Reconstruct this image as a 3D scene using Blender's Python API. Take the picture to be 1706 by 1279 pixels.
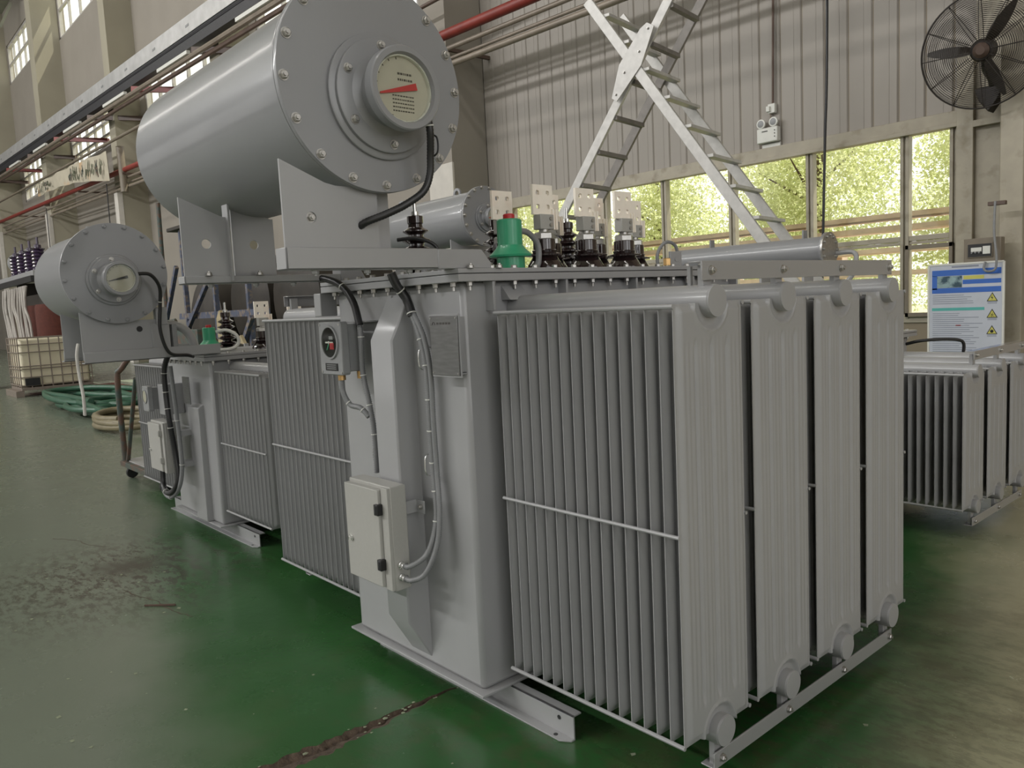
import bpy, bmesh, math, random
from mathutils import Vector, Matrix
random.seed(7)
PI = math.pi
for o in list(bpy.data.objects): bpy.data.objects.remove(o)
scene = bpy.context.scene
C = scene.collection

# ------------------------------------------------------------------ camera, world, lights, exposure
cam_data = bpy.data.cameras.new('camera')
cam = bpy.data.objects.new('camera', cam_data); C.objects.link(cam)
cam_data.sensor_width = 36.0
cam_data.lens = 1313.33 / 1706 * 36.0
cam_data.clip_start = 0.05; cam_data.clip_end = 400
cam.location = (1.355, -1.795, 1.52)
cam.rotation_euler = (math.radians(84.106), math.radians(2.8013), math.radians(48.4457))
scene.camera = cam
vs = scene.view_settings
vs.view_transform = 'Standard'; vs.look = 'None'; vs.gamma = 1; vs.use_curve_mapping = False
vs.exposure = 0.0

world = bpy.data.worlds.new('world'); scene.world = world; world.use_nodes = True
wn = world.node_tree; wn.nodes.clear()
wo = wn.nodes.new('ShaderNodeOutputWorld'); wb = wn.nodes.new('ShaderNodeBackground')
wb.inputs['Color'].default_value = (1.0, 0.985, 0.96, 1); wb.inputs['Strength'].default_value = 1.5
wn.links.new(wb.outputs[0], wo.inputs[0])

def sun(name, rot, strength, ang, col):
    l = bpy.data.lights.new(name, 'SUN'); l.energy = strength; l.angle = math.radians(ang); l.color = col
    o = bpy.data.objects.new(name, l); C.objects.link(o); o.rotation_euler = rot; return o
sun('sun', (math.radians(-28), 0, math.radians(-20)), 7.5, 1.0, (1.0, 0.95, 0.82))

def area(name, loc, target, sx, sy, power, col):
    l = bpy.data.lights.new(name, 'AREA'); l.shape = 'RECTANGLE'; l.size = sx; l.size_y = sy
    l.energy = power; l.color = col
    o = bpy.data.objects.new(name, l); C.objects.link(o); o.location = loc
    d = (Vector(target) - Vector(loc)).normalized()
    z = -d; x = Vector((1, 0, 0)); x = (x - z * x.dot(z)).normalized(); y = z.cross(x)
    o.rotation_euler = Matrix((x, y, z)).transposed().to_euler()
    return o
# added strip lamp under the roof, unseen, for light from above
area('roof_fill_strip', (-18.0, -6.0, 18.7), (-18.0, 5.5, 6.0), 76.0, 0.6, 2200.0, (1.0, 0.955, 0.90))

# assumed strip lamp, unseen, high at the front; its height follows the pipe shadows
area('assumed_front_strip_lamp', (-14.0, -23.4, 16.4), (-12.0, 6.0, 3.0), 56.0, 0.9, 9300.0, (1.0, 0.985, 0.975))
area('right_fill_lamp', (13.6, -3.0, 5.5), (0.0, 0.5, 2.0), 15.0, 7.0, 420.0, (0.97, 0.98, 1.0))  # added fill lamp, unseen, brightens surfaces turned to the right

# ------------------------------------------------------------------ materials
def mat(name, col, rough=0.5, metal=0.0, var=0.06, scale=12.0, bump=0.0, coat=0.0, spec=0.5,
        col2=None, mixscale=3.0, mixlo=0.45, mixhi=0.6, detail=4.0, stretch=None):
    m = bpy.data.materials.new(name); m.use_nodes = True
    nt = m.node_tree; b = nt.nodes['Principled BSDF']
    tc = nt.nodes.new('ShaderNodeTexCoord'); mp = nt.nodes.new('ShaderNodeMapping')
    nt.links.new(tc.outputs['Object'], mp.inputs[0])
    if stretch: mp.inputs['Scale'].default_value = stretch
    n = nt.nodes.new('ShaderNodeTexNoise'); n.inputs['Scale'].default_value = scale; n.inputs['Detail'].default_value = detail
    nt.links.new(mp.outputs[0], n.inputs['Vector'])
    r = nt.nodes.new('ShaderNodeValToRGB')
    c = Vector(col)
    r.color_ramp.elements[0].position = 0.3; r.color_ramp.elements[1].position = 0.7
    r.color_ramp.elements[0].color = (*(c * (1 - var)), 1); r.color_ramp.elements[1].color = (*(c * (1 + var)), 1)
    nt.links.new(n.outputs['Fac'], r.inputs[0])
    out = r.outputs[0]
    if col2 is not None:
        n2 = nt.nodes.new('ShaderNodeTexNoise'); n2.inputs['Scale'].default_value = mixscale; n2.inputs['Detail'].default_value = 8
        nt.links.new(mp.outputs[0], n2.inputs['Vector'])
        r2 = nt.nodes.new('ShaderNodeValToRGB'); r2.color_ramp.elements[0].position = mixlo; r2.color_ramp.elements[1].position = mixhi
        nt.links.new(n2.outputs['Fac'], r2.inputs[0])
        mx = nt.nodes.new('ShaderNodeMix'); mx.data_type = 'RGBA'
        nt.links.new(r2.outputs[0], mx.inputs['Factor']); nt.links.new(out, mx.inputs['A'])
        mx.inputs['B'].default_value = (*col2, 1); out = mx.outputs['Result']
    nt.links.new(out, b.inputs['Base Color'])
    b.inputs['Roughness'].default_value = rough; b.inputs['Metallic'].default_value = metal
    b.inputs['Coat Weight'].default_value = coat; b.inputs['Coat Roughness'].default_value = 0.12
    b.inputs['Specular IOR Level'].default_value = spec
    if bump:
        bp = nt.nodes.new('ShaderNodeBump'); bp.inputs['Strength'].default_value = bump; bp.inputs['Distance'].default_value = 0.01
        nt.links.new(n.outputs['Fac'], bp.inputs['Height']); nt.links.new(bp.outputs[0], b.inputs['Normal'])
    return m

GREY = mat('grey_paint', (0.33, 0.332, 0.338), 0.33, var=0.02, scale=5, coat=0.25)
GREYB = mat('glossy_grey_paint', (0.25, 0.255, 0.265), 0.38, var=0.02, scale=4, coat=0.35)
GREYR = mat('mirror_smooth_grey_paint', (0.30, 0.30, 0.305), 0.2, var=0.02, scale=4, coat=1.0)
BOXP = mat('warm_grey_powder_coat', (0.40, 0.395, 0.37), 0.45, var=0.02, scale=90, bump=0.05)
GAUGEP = mat('cast_grey_paint', (0.27, 0.275, 0.28), 0.4, var=0.04, scale=40)
STEEL = mat('zinc_steel', (0.45, 0.44, 0.42), 0.35, 0.8, var=0.12, scale=60)
BRIGHT = mat('bright_steel', (0.72, 0.72, 0.70), 0.22, 0.9, var=0.06, scale=40)
TIN = mat('tinned_copper', (0.98, 0.91, 0.80), 0.4, 0.0, var=0.02, scale=25, col2=(0.93, 0.78, 0.66), mixscale=9, mixlo=0.55, mixhi=0.75)
BRASS = mat('brass', (0.52, 0.33, 0.14), 0.35, 0.8, var=0.1, scale=30)
PORC = mat('dark_brown_porcelain', (0.022, 0.012, 0.012), 0.08, var=0.2, scale=6, coat=1.0)
GREEN = mat('green_plastic', (0.035, 0.33, 0.17), 0.35, var=0.05, scale=10, coat=0.3)
RED = mat('red_plastic', (0.50, 0.025, 0.03), 0.4, var=0.05)
DIALB = mat('matt_black_dial', (0.006, 0.006, 0.006), 0.95, var=0.1, spec=0.1)
BLACK = mat('black_plastic', (0.012, 0.012, 0.013), 0.4, var=0.2)
CABLE = mat('black_cable_sheath', (0.02, 0.02, 0.021), 0.35, var=0.15)
COND = mat('grey_conduit', (0.22, 0.225, 0.23), 0.4, var=0.06, scale=60)
WHITEP = mat('white_plastic', (0.66, 0.66, 0.62), 0.5, var=0.03)
DIAL = mat('dial_face', (0.46, 0.43, 0.38), 0.5, var=0.05, scale=20)
INK = mat('dial_ink', (0.06, 0.055, 0.05), 0.6)
NAMEP = mat('brushed_nameplate', (0.20, 0.20, 0.20), 0.3, 0.7, var=0.12, scale=18, stretch=(1, 1, 6))
ALU = mat('ladder_aluminium', (0.50, 0.49, 0.47), 0.45, 0.25, var=0.10, scale=14)
ALUD = mat('dark_ladder_steel', (0.20, 0.185, 0.17), 0.5, 0.2, var=0.15, scale=14)
PANEL = mat('painted_wall_panel', (0.30, 0.275, 0.245), 0.55, var=0.05, scale=3, stretch=(1, 1, 0.15))
BEIGE = mat('beige_wall', (0.275, 0.25, 0.215), 0.8, var=0.06, scale=0.6)
CREAM = mat('cream_wall', (0.33, 0.305, 0.235), 0.8, var=0.05, scale=0.8)
TAN = mat('tan_wall', (0.26, 0.215, 0.155), 0.8, var=0.05, scale=0.8)
FRAME = mat('window_frame_paint', (0.36, 0.325, 0.255), 0.5, var=0.08, scale=6, col2=(0.22, 0.19, 0.13), mixscale=5, mixlo=0.55, mixhi=0.75)
WFRAME = mat('white_window_bars', (0.42, 0.40, 0.38), 0.5, var=0.05)
POST = mat('white_post_paint', (0.58, 0.55, 0.50), 0.6, var=0.06, scale=5)
PIPER = mat('red_pipe_paint', (0.22, 0.03, 0.022), 0.45, var=0.2, scale=4)
PIPEG = mat('dull_pipe_paint', (0.24, 0.20, 0.16), 0.4, 0.1, var=0.15, scale=3)
PIPEB = mat('brown_pipe', (0.10, 0.065, 0.05), 0.5, var=0.2, scale=4)
TRAY = mat('galvanised_cable_tray', (0.50, 0.50, 0.50), 0.4, 0.4, var=0.12, scale=3)
DARKT = mat('dark_cable_bundle', (0.022, 0.022, 0.027), 0.5, var=0.4, scale=30)
FANM = mat('black_fan_paint', (0.022, 0.017, 0.014), 0.45, var=0.2, scale=20)
ROOFM = mat('roof_sheet', (0.30, 0.31, 0.24), 0.7, var=0.1, scale=1)
BLUE = mat('blue_painted_steel', (0.085, 0.10, 0.15), 0.5, 0.2, var=0.2, scale=9, col2=(0.22, 0.18, 0.15), mixscale=12, mixlo=0.5, mixhi=0.6)
RUST = mat('dark_rust_tank', (0.03, 0.024, 0.018), 0.6, var=0.3, scale=4)
REDB = mat('red_brown_winding', (0.085, 0.02, 0.012), 0.85, var=0.15, scale=14)
CLOTH = mat('white_cotton_tape', (0.42, 0.39, 0.36), 0.9, var=0.08, scale=40)
WOOD = mat('pale_wood', (0.40, 0.33, 0.20), 0.6, var=0.12, scale=8, stretch=(1, 6, 1))
PURPLE = mat('violet_brown_glaze', (0.035, 0.018, 0.05), 0.15, var=0.2, coat=0.8)
TOTE = mat('milky_plastic_tank', (0.72, 0.66, 0.50), 0.4, var=0.05, scale=3)
CAGE = mat('galvanised_cage', (0.24, 0.20, 0.17), 0.5, 0.3, var=0.1)
HOSEG = mat('green_hose', (0.032, 0.10, 0.06), 0.4, var=0.15, scale=6)
HOSET = mat('tan_hose', (0.20, 0.17, 0.10), 0.5, var=0.15, scale=6)
HOSEY = mat('pale_yellow_hose', (0.45, 0.40, 0.24), 0.5, var=0.1, scale=6)
DGREEN = mat('dark_green_cart_paint', (0.06, 0.085, 0.075), 0.5, var=0.2, scale=15, col2=(0.12, 0.07, 0.05), mixscale=9)
RUBBER = mat('rubber', (0.02, 0.02, 0.02), 0.7, var=0.2)
YEL = mat('yellow_paint', (0.50, 0.38, 0.05), 0.5, var=0.1)
PBLUE = mat('poster_blue', (0.035, 0.13, 0.48), 0.5, var=0.03)
PTEAL = mat('poster_teal', (0.09, 0.40, 0.37), 0.5, var=0.03)
PWHITE = mat('poster_white', (0.50, 0.53, 0.60), 0.5, var=0.02)
PYEL = mat('poster_yellow', (0.55, 0.52, 0.12), 0.5, var=0.03)
PPHOTO = mat('poster_photo', (0.25, 0.36, 0.38), 0.5, var=0.2, scale=10, col2=(0.03, 0.07, 0.10), mixscale=14)
PTEXT = mat('poster_ink', (0.22, 0.24, 0.30), 0.6, var=0.1)
BANNER = mat('faded_banner_cloth', (0.46, 0.42, 0.33), 0.9, var=0.08, scale=3, col2=(0.52, 0.33, 0.18), mixscale=0.6, mixlo=0.55, mixhi=0.68)
BANINK = mat('banner_ink', (0.10, 0.11, 0.07), 0.9, var=0.2)
LEAF = mat('leaf_yellow_green', (0.46, 0.49, 0.28), 0.6, var=0.4, scale=0.8)
BARK = mat('bark', (0.10, 0.07, 0.045), 0.8, var=0.2)
GROUND = mat('outside_ground', (0.34, 0.33, 0.22), 0.9, var=0.2, scale=1)
TIMBER = mat('outside_timber', (0.66, 0.54, 0.44), 0.7, var=0.2, scale=4)
BRKGREY = mat('brown_grey_enclosure', (0.19, 0.16, 0.12), 0.5, var=0.06)
CRACKM = mat('crack_rubble', (0.07, 0.048, 0.034), 0.95, var=0.5, scale=45, bump=1.0, col2=(0.09, 0.065, 0.045), mixscale=40)
CHIPM = mat('pale_concrete_chip', (0.24, 0.27, 0.18), 0.9, var=0.3, scale=60)
WEB = mat('white_lifting_tape', (0.60, 0.58, 0.54), 0.8, var=0.05, scale=30)

def glass_mat():
    m = bpy.data.materials.new('window_glass'); m.use_nodes = True
    nt = m.node_tree; nt.nodes.clear()
    o = nt.nodes.new('ShaderNodeOutputMaterial'); mx = nt.nodes.new('ShaderNodeMixShader')
    t = nt.nodes.new('ShaderNodeBsdfTransparent'); g = nt.nodes.new('ShaderNodeBsdfGlossy'); g.inputs['Roughness'].default_value = 0.05
    t.inputs['Color'].default_value = (0.97, 0.98, 0.95, 1)
    n = nt.nodes.new('ShaderNodeTexNoise'); n.inputs['Scale'].default_value = 3
    mr = nt.nodes.new('ShaderNodeMapRange'); mr.inputs['To Min'].default_value = 0.01; mr.inputs['To Max'].default_value = 0.03
    nt.links.new(n.outputs['Fac'], mr.inputs['Value']); nt.links.new(mr.outputs[0], mx.inputs[0])
    nt.links.new(t.outputs[0], mx.inputs[1]); nt.links.new(g.outputs[0], mx.inputs[2]); nt.links.new(mx.outputs[0], o.inputs[0])
    return m
GLASS = glass_mat()

def leaf_mat(m, trans_col):
    nt = m.node_tree; b = nt.nodes['Principled BSDF']; o = [n for n in nt.nodes if n.type == 'OUTPUT_MATERIAL'][0]
    t = nt.nodes.new('ShaderNodeBsdfTranslucent'); t.inputs['Color'].default_value = (*trans_col, 1)
    mx = nt.nodes.new('ShaderNodeMixShader'); mx.inputs[0].default_value = 0.6
    nt.links.new(b.outputs[0], mx.inputs[1]); nt.links.new(t.outputs[0], mx.inputs[2]); nt.links.new(mx.outputs[0], o.inputs[0])
leaf_mat(LEAF, (0.80, 0.84, 0.52))

def floor_mat():
    m = bpy.data.materials.new('green_epoxy_floor'); m.use_nodes = True
    nt = m.node_tree; b = nt.nodes['Principled BSDF']; L = nt.links.new
    tc = nt.nodes.new('ShaderNodeTexCoord')
    def noise(s, d=6, rough=0.6, stretch=None):
        n = nt.nodes.new('ShaderNodeTexNoise'); n.inputs['Scale'].default_value = s; n.inputs['Detail'].default_value = d
        n.inputs['Roughness'].default_value = rough
        if stretch:
            mp = nt.nodes.new('ShaderNodeMapping'); mp.inputs['Scale'].default_value = stretch
            L(tc.outputs['Object'], mp.inputs[0]); L(mp.outputs[0], n.inputs['Vector'])
        else: L(tc.outputs['Object'], n.inputs['Vector'])
        return n.outputs['Fac']
    def ramp(f, p0, p1, inv=False):
        r = nt.nodes.new('ShaderNodeMapRange'); r.inputs['From Min'].default_value = p0; r.inputs['From Max'].default_value = p1
        if inv: r.inputs['To Min'].default_value = 1; r.inputs['To Max'].default_value = 0
        r.interpolation_type = 'SMOOTHSTEP'; L(f, r.inputs['Value']); return r.outputs[0]
    def mix(f, a, c2):
        x = nt.nodes.new('ShaderNodeMix'); x.data_type = 'RGBA'; L(f, x.inputs['Factor'])
        if isinstance(a, tuple): x.inputs['A'].default_value = (*a, 1)
        else: L(a, x.inputs['A'])
        if isinstance(c2, tuple): x.inputs['B'].default_value = (*c2, 1)
        else: L(c2, x.inputs['B'])
        return x.outputs['Result']
    def math_(op, a, c2):
        x = nt.nodes.new('ShaderNodeMath'); x.operation = op
        for i, v in enumerate((a, c2)):
            if isinstance(v, (int, float)): x.inputs[i].default_value = v
            else: L(v, x.inputs[i])
        return x.outputs[0]
    def blob(cx, cy, r0, r1):
        v = nt.nodes.new('ShaderNodeVectorMath'); v.operation = 'DISTANCE'; L(tc.outputs['Object'], v.inputs[0])
        v.inputs[1].default_value = (cx, cy, 0)
        return ramp(v.outputs['Value'], r0, r1, True)
    base = mix(ramp(noise(1.3), 0.35, 0.7), (0.022, 0.088, 0.022), (0.035, 0.112, 0.034))
    # trodden, dusty worn paint at left; window glare painted into its grey
    sep = nt.nodes.new('ShaderNodeSeparateXYZ'); L(tc.outputs['Object'], sep.inputs[0])
    g = math_('ADD', math_('ADD', sep.outputs['Y'], math_('MULTIPLY', math_('ADD', sep.outputs['X'], 4.0), 0.30)), 0.40)
    g = math_('ADD', g, math_('MULTIPLY', math_('SUBTRACT', noise(1.1, 4), 0.5), 0.7))
    dust_glare = ramp(g, -0.15, 0.5, True)
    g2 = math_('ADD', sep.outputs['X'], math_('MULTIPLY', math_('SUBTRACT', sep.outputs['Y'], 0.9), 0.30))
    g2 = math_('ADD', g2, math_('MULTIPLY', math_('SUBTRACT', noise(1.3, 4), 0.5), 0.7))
    dust_glare2 = ramp(g2, 0.05, 0.75)
    c = mix(math_('MULTIPLY', dust_glare, 0.84), base, (0.19, 0.206, 0.168))
    c = mix(math_('MULTIPLY', dust_glare2, 0.9), c, (0.44, 0.41, 0.28))  # dusty concrete at right, its colour lightened to carry the window reflection
    # stained worn patches
    st = math_('MULTIPLY', math_('MAXIMUM', blob(-3.75, -0.55, 0.1, 1.3), math_('MULTIPLY', blob(-0.1, 0.75, 0.2, 2.0), 0.4)), ramp(noise(9, 10, 0.75, (1, 2.2, 1)), 0.46, 0.57))
    st = math_('MAXIMUM', st, math_('MULTIPLY', blob(-3.85, -0.47, 0.02, 0.34), ramp(noise(14, 8, 0.7), 0.30, 0.5)))
    c = mix(math_('MULTIPLY', st, 0.85), c, (0.050, 0.038, 0.030))
    br = math_('MULTIPLY', math_('MAXIMUM', blob(-0.2, 0.9, 0.2, 2.8), blob(0.6, -0.1, 0.1, 1.2)), ramp(noise(4, 8, 0.65), 0.45, 0.62))
    c = mix(math_('MULTIPLY', br, 0.40), c, (0.085, 0.075, 0.040))
    sc = ramp(noise(26, 10, 0.75, (1, 3, 1)), 0.66, 0.70)
    c = mix(math_('MULTIPLY', sc, 0.25), c, (0.20, 0.24, 0.16))
    L(c, b.inputs['Base Color'])
    rr = nt.nodes.new('ShaderNodeMapRange'); rr.inputs['To Min'].default_value = 0.14; rr.inputs['To Max'].default_value = 0.38
    L(noise(2.2, 8, 0.65), rr.inputs['Value']); L(rr.outputs[0], b.inputs['Roughness'])
    bp = nt.nodes.new('ShaderNodeBump'); bp.inputs['Strength'].default_value = 0.12; bp.inputs['Distance'].default_value = 0.02
    L(noise(7, 8, 0.6), bp.inputs['Height']); L(bp.outputs[0], b.inputs['Normal'])
    return m
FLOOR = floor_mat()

# ------------------------------------------------------------------ mesh builder
class MB:
    def __init__(s): s.v = []; s.f = []; s.m = []; s.mi = 0
    def add(s, vs, fs):
        n = len(s.v); s.v += [tuple(p) for p in vs]; s.f += [tuple(i + n for i in f) for f in fs]; s.m += [s.mi] * len(fs); return s
    def box(s, x0, x1, y0, y1, z0, z1):
        return s.add([(x0, y0, z0), (x1, y0, z0), (x1, y1, z0), (x0, y1, z0), (x0, y0, z1), (x1, y0, z1), (x1, y1, z1), (x0, y1, z1)],
                     [(0, 3, 2, 1), (4, 5, 6, 7), (0, 1, 5, 4), (1, 2, 6, 5), (2, 3, 7, 6), (3, 0, 4, 7)])
    def bar(s, p, q, w, h, up=(0, 0, 1)):
        p = Vector(p); q = Vector(q); d = (q - p).normalized(); u = Vector(up)
        r = d.cross(u)
        if r.length < 1e-4: r = d.cross(Vector((0, 1, 0)))
        r.normalize(); u = r.cross(d).normalized()
        vs = [a + r * (sx * w / 2) + u * (sz * h / 2) for a in (p, q) for sx, sz in ((-1, -1), (1, -1), (1, 1), (-1, 1))]
        return s.add(vs, [(3, 2, 1, 0), (4, 5, 6, 7), (0, 1, 5, 4), (1, 2, 6, 5), (2, 3, 7, 6), (3, 0, 4, 7)])
    def lathe(s, p, axis, prof, seg=24, cap=True):
        """prof: list of (r, t) along axis from p"""
        p = Vector(p); a = Vector(axis).normalized()
        u = a.cross(Vector((0, 0, 1)))
        if u.length < 1e-4: u = Vector((1, 0, 0))
        u.normalize(); w = a.cross(u)
        vs = []; fs = []
        for r, t in prof:
            for k in range(seg):
                an = 2 * PI * k / seg
                vs.append(p + a * t + (u * math.cos(an) + w * math.sin(an)) * r)
        for i in range(len(prof) - 1):
            for k in range(seg):
                k2 = (k + 1) % seg
                fs.append((i * seg + k, i * seg + k2, (i + 1) * seg + k2, (i + 1) * seg + k))
        if cap:
            fs.append(tuple(range(seg - 1, -1, -1))); fs.append(tuple((len(prof) - 1) * seg + k for k in range(seg)))
        return s.add(vs, fs)
    def cyl(s, p, q, r, seg=16):
        p = Vector(p); q = Vector(q); return s.lathe(p, q - p, [(r, 0), (r, (q - p).length)], seg)
    def tube(s, pts, r, seg=8, corr=0.0, step=0.0):
        P = smooth(pts, step or r * 1.2)
        n = len(P); vs = []; fs = []
        up = Vector((0, 0, 1)); d0 = (P[1] - P[0]).normalized()
        if abs(d0.dot(up)) > 0.95: up = Vector((0, 1, 0))
        u = d0.cross(up).normalized()
        for i, p in enumerate(P):
            d = (P[min(i + 1, n - 1)] - P[max(i - 1, 0)]).normalized()
            u = (u - d * u.dot(d)).normalized(); w = d.cross(u)
            rr = r * (1 - (corr if i % 2 else 0))
            for k in range(seg):
                an = 2 * PI * k / seg; vs.append(p + (u * math.cos(an) + w * math.sin(an)) * rr)
        for i in range(n - 1):
            for k in range(seg):
                k2 = (k + 1) % seg; fs.append((i * seg + k, i * seg + k2, (i + 1) * seg + k2, (i + 1) * seg + k))
        fs.append(tuple(range(seg - 1, -1, -1))); fs.append(tuple((n - 1) * seg + k for k in range(seg)))
        return s.add(vs, fs)
    def prism(s, poly, d):
        """poly: 3D points of a planar outline, d: extrusion vector"""
        n = len(poly); d = Vector(d); a = [Vector(p) for p in poly]
        return s.add(a + [p + d for p in a], [tuple(range(n - 1, -1, -1)), tuple(range(n, 2 * n))] +
                     [(i, (i + 1) % n, n + (i + 1) % n, n + i) for i in range(n)])
    def hexbolt(s, p, axis, r=0.011, h=0.008, shank=0.006):
        a = Vector(axis).normalized()
        s.lathe(p, a, [(r * 1.28, 0), (r * 1.28, 0.002)], 12)
        s.lathe(Vector(p) + a * 0.002, a, [(r, 0), (r, h), (r * 0.8, h + 0.002)], 6)
        if shank: s.lathe(Vector(p) + a * (h + 0.002), a, [(r * 0.5, 0), (r * 0.5, shank)], 8)
        return s
    def mesh(s, name, mats, ang=32):
        me = bpy.data.meshes.new(name); me.from_pydata(s.v, [], s.f); me.update()
        if not isinstance(mats, (list, tuple)): mats = [mats]
        for m in mats: me.materials.append(m)
        if len(mats) > 1:
            for p, i in zip(me.polygons, s.m): p.material_index = i
        bm = bmesh.new(); bm.from_mesh(me); bmesh.ops.recalc_face_normals(bm, faces=bm.faces); bm.to_mesh(me); bm.free()
        me.shade_smooth(); me.set_sharp_from_angle(angle=math.radians(ang))
        return me
    def build(s, name, mats, parent=None, bevel=0.0, loc=None, ang=32, cut=None):
        o = bpy.data.objects.new(name, s.mesh(name, mats, ang)); C.objects.link(o)
        if parent: o.parent = parent
        if loc is not None: o.location = loc
        if bevel:
            b = o.modifiers.new('bevel', 'BEVEL'); b.width = bevel; b.segments = 2; b.limit_method = 'ANGLE'; b.angle_limit = math.radians(40)
        return o
def smooth(pts, step):
    pts = [Vector(p) for p in pts]
    if len(pts) == 2:
        n = max(1, int((pts[1] - pts[0]).length / step)); return [pts[0].lerp(pts[1], i / n) for i in range(n + 1)]
    out = []
    for i in range(len(pts) - 1):
        p0 = pts[max(i - 1, 0)]; p1 = pts[i]; p2 = pts[i + 1]; p3 = pts[min(i + 2, len(pts) - 1)]
        n = max(2, int((p2 - p1).length / step))
        for k in range(n):
            t = k / n
            out.append(0.5 * ((2 * p1) + (p2 - p0) * t + (2 * p0 - 5 * p1 + 4 * p2 - p3) * t * t + (3 * p1 - p0 - 3 * p2 + p3) * t ** 3))
    out.append(pts[-1]); return out
def empty(name, loc, label, cat, group=None, rz=0):
    o = bpy.data.objects.new(name, None); C.objects.link(o); o.location = loc; o.rotation_euler = (0, 0, rz)
    o.empty_display_size = 0.1; tag(o, label, cat, group); return o
def tag(o, label, cat, group=None):
    o['label'] = label; o['category'] = cat
    if group: o['group'] = group
    return o
def struct(o): o['kind'] = 'structure'; return o
def inst(name, me, parent, loc, rot=(0, 0, 0), scale=None):
    o = bpy.data.objects.new(name, me); C.objects.link(o); o.parent = parent; o.location = loc; o.rotation_euler = rot
    if scale: o.scale = scale
    return o
BOLTS = {}
def bolt_mesh(axis, r, m):
    k = (axis, r, m.name)
    if k not in BOLTS: BOLTS[k] = MB().hexbolt((0, 0, 0), axis, r, r * 0.7, r * 0.6).mesh('bolt', m)
    return BOLTS[k]

# ------------------------------------------------------------------ setting: floor, walls, roof
def wobble(y): return 0.006 * math.sin(y * 9) + 0.004 * math.sin(y * 31 + 1) + 0.003 * math.sin(y * 73 + 2)
ys_ = [-20, -12, -6, -3] + [-2.6 + i * 0.02 for i in range(138)] + [0.3, 1, 5, 9]
def crack_half(y):
    if y > 0.13 or y < -2.9: return 0.0
    return 0.003 + min(0.040, max(0, (0.02 - y)) * 0.062)
lm = []; rm = []
for y in ys_:
    c = -1.10 + 0.0 * y + wobble(y); h = crack_half(y) if -2.65 < y < 0.14 else 0.0
    lm.append((c - h * random.uniform(.75, 1.15), y)); rm.append((c + h * random.uniform(.6, 1.3), y))
fb = MB()
n = len(ys_)
vs_ = [(-75, y, 0) for y in ys_] + [(x, y, 0) for x, y in lm] + [(x, y, 0) for x, y in rm] + [(14, y, 0) for y in ys_]
fs_ = [(i, n + i, n + i + 1, i + 1) for i in range(n - 1)] + [(2 * n + i, 3 * n + i, 3 * n + i + 1, 2 * n + i + 1) for i in range(n - 1)]
fb.add(vs_, fs_)
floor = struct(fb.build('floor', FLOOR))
tb = MB(); vs_ = []; fs_ = []
for i in range(n):
    vs_ += [(lm[i][0] - 0.001, ys_[i], 0), ((lm[i][0] * 0.65 + rm[i][0] * 0.35), ys_[i], -0.016 + 0.004 * math.sin(ys_[i] * 90)), ((lm[i][0] * 0.3 + rm[i][0] * 0.7), ys_[i], -0.004), (rm[i][0] + 0.001, ys_[i], 0)]
for i in range(n - 1):
    for k in range(3): fs_.append((i * 4 + k, i * 4 + k + 1, i * 4 + 5 + k, i * 4 + 4 + k))
tb.add(vs_, fs_)
cr = tb.build('floor_crack', CRACKM, floor)
chips = MB()
for i in range(46):
    y = -random.random() ** 0.8 * 1.5 + 0.05; x = -1.10 + wobble(y) + random.uniform(-1, 1) * (0.03 + 0.02 * abs(y))
    r = random.uniform(0.003, 0.009); a = random.random() * 6
    chips.add([(x + r * math.cos(a + k * 1.26) * random.uniform(.7, 1.3), y + r * 1.3 * math.sin(a + k * 1.26), 0.001) for k in range(5)] + [(x, y, r * 0.6)], [(k, (k + 1) % 5, 5) for k in range(5)] + [(4, 3, 2, 1, 0)])
hc = MB()
for pts in ([(-5.0, -.66), (-4.78, -.55), (-4.62, -.53), (-4.42, -.43)], [(-3.42, -.62), (-3.25, -.60), (-3.1, -.55), (-2.9, -.54), (-2.7, -.49)], [(-1.25, -1.02), (-1.18, -.93), (-1.12, -.92), (-1.02, -.84)]):
    pts = [Vector((x, y, .0006)) for x, y in pts]
    P_ = smooth(pts, .03)
    P_ = [p + Vector((random.uniform(-.006, .006), random.uniform(-.006, .006), 0)) for p in P_]
    for a, b in zip(P_[:-1], P_[1:]): hc.bar(a, b, random.uniform(.002, .007), .001)
hc.build('hairline_cracks', CRACKM, floor)['kind'] = 'stuff'
oc = chips.build('crack_chips', CHIPM, floor); oc['kind'] = 'stuff'

YB = 8.0; ZR = 19.0
# back wall: pieces around the openings
def wall_with_holes(mb, x0, x1, z0, z1, y0, y1, holes):
    """boxes filling the x/z rectangle except rectangular holes (hx0,hx1,hz0,hz1)"""
    xs = sorted({x0, x1, *[h[0] for h in holes], *[h[1] for h in holes]})
    xs = [x for x in xs if x0 <= x <= x1]
    for a, b in zip(xs[:-1], xs[1:]):
        hz = sorted([(h[2], h[3]) for h in holes if h[0] <= a + 1e-6 and h[1] >= b - 1e-6])
        z = z0
        for h0, h1 in hz:
            if h0 > z: mb.box(a, b, y0, y1, z, h0)
            z = h1
        if z < z1: mb.box(a, b, y0, y1, z, z1)
BAYW = [(-50.8, -45.2, 8.5, 10.5, 'a'), (-39.9, -33.6, 8.65, 10.2, 'b'), (-29.1, -22.2, 7.6, 10.3, 'c'), (-19.6, -12.1, 7.0, 10.4, 'd')]
UPW = [(-51.5, -46.1, 15.1, 17.2, 'a'), (-39.9, -33.0, 14.4, 17.0, 'b')]
MX = [-2.08, -2.62, -3.80, -4.95, -6.12, -7.30, -8.50, -9.72]   # mullion centres of the low windows
WZ0, WZM, WZ1 = 1.10, 2.08, 3.24
wl = MB()
holes = [(a, b, c, d) for a, b, c, d, _ in BAYW + UPW]
wall_with_holes(wl, -75, -10.2, 0, ZR, YB, YB + 0.3, holes)
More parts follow.
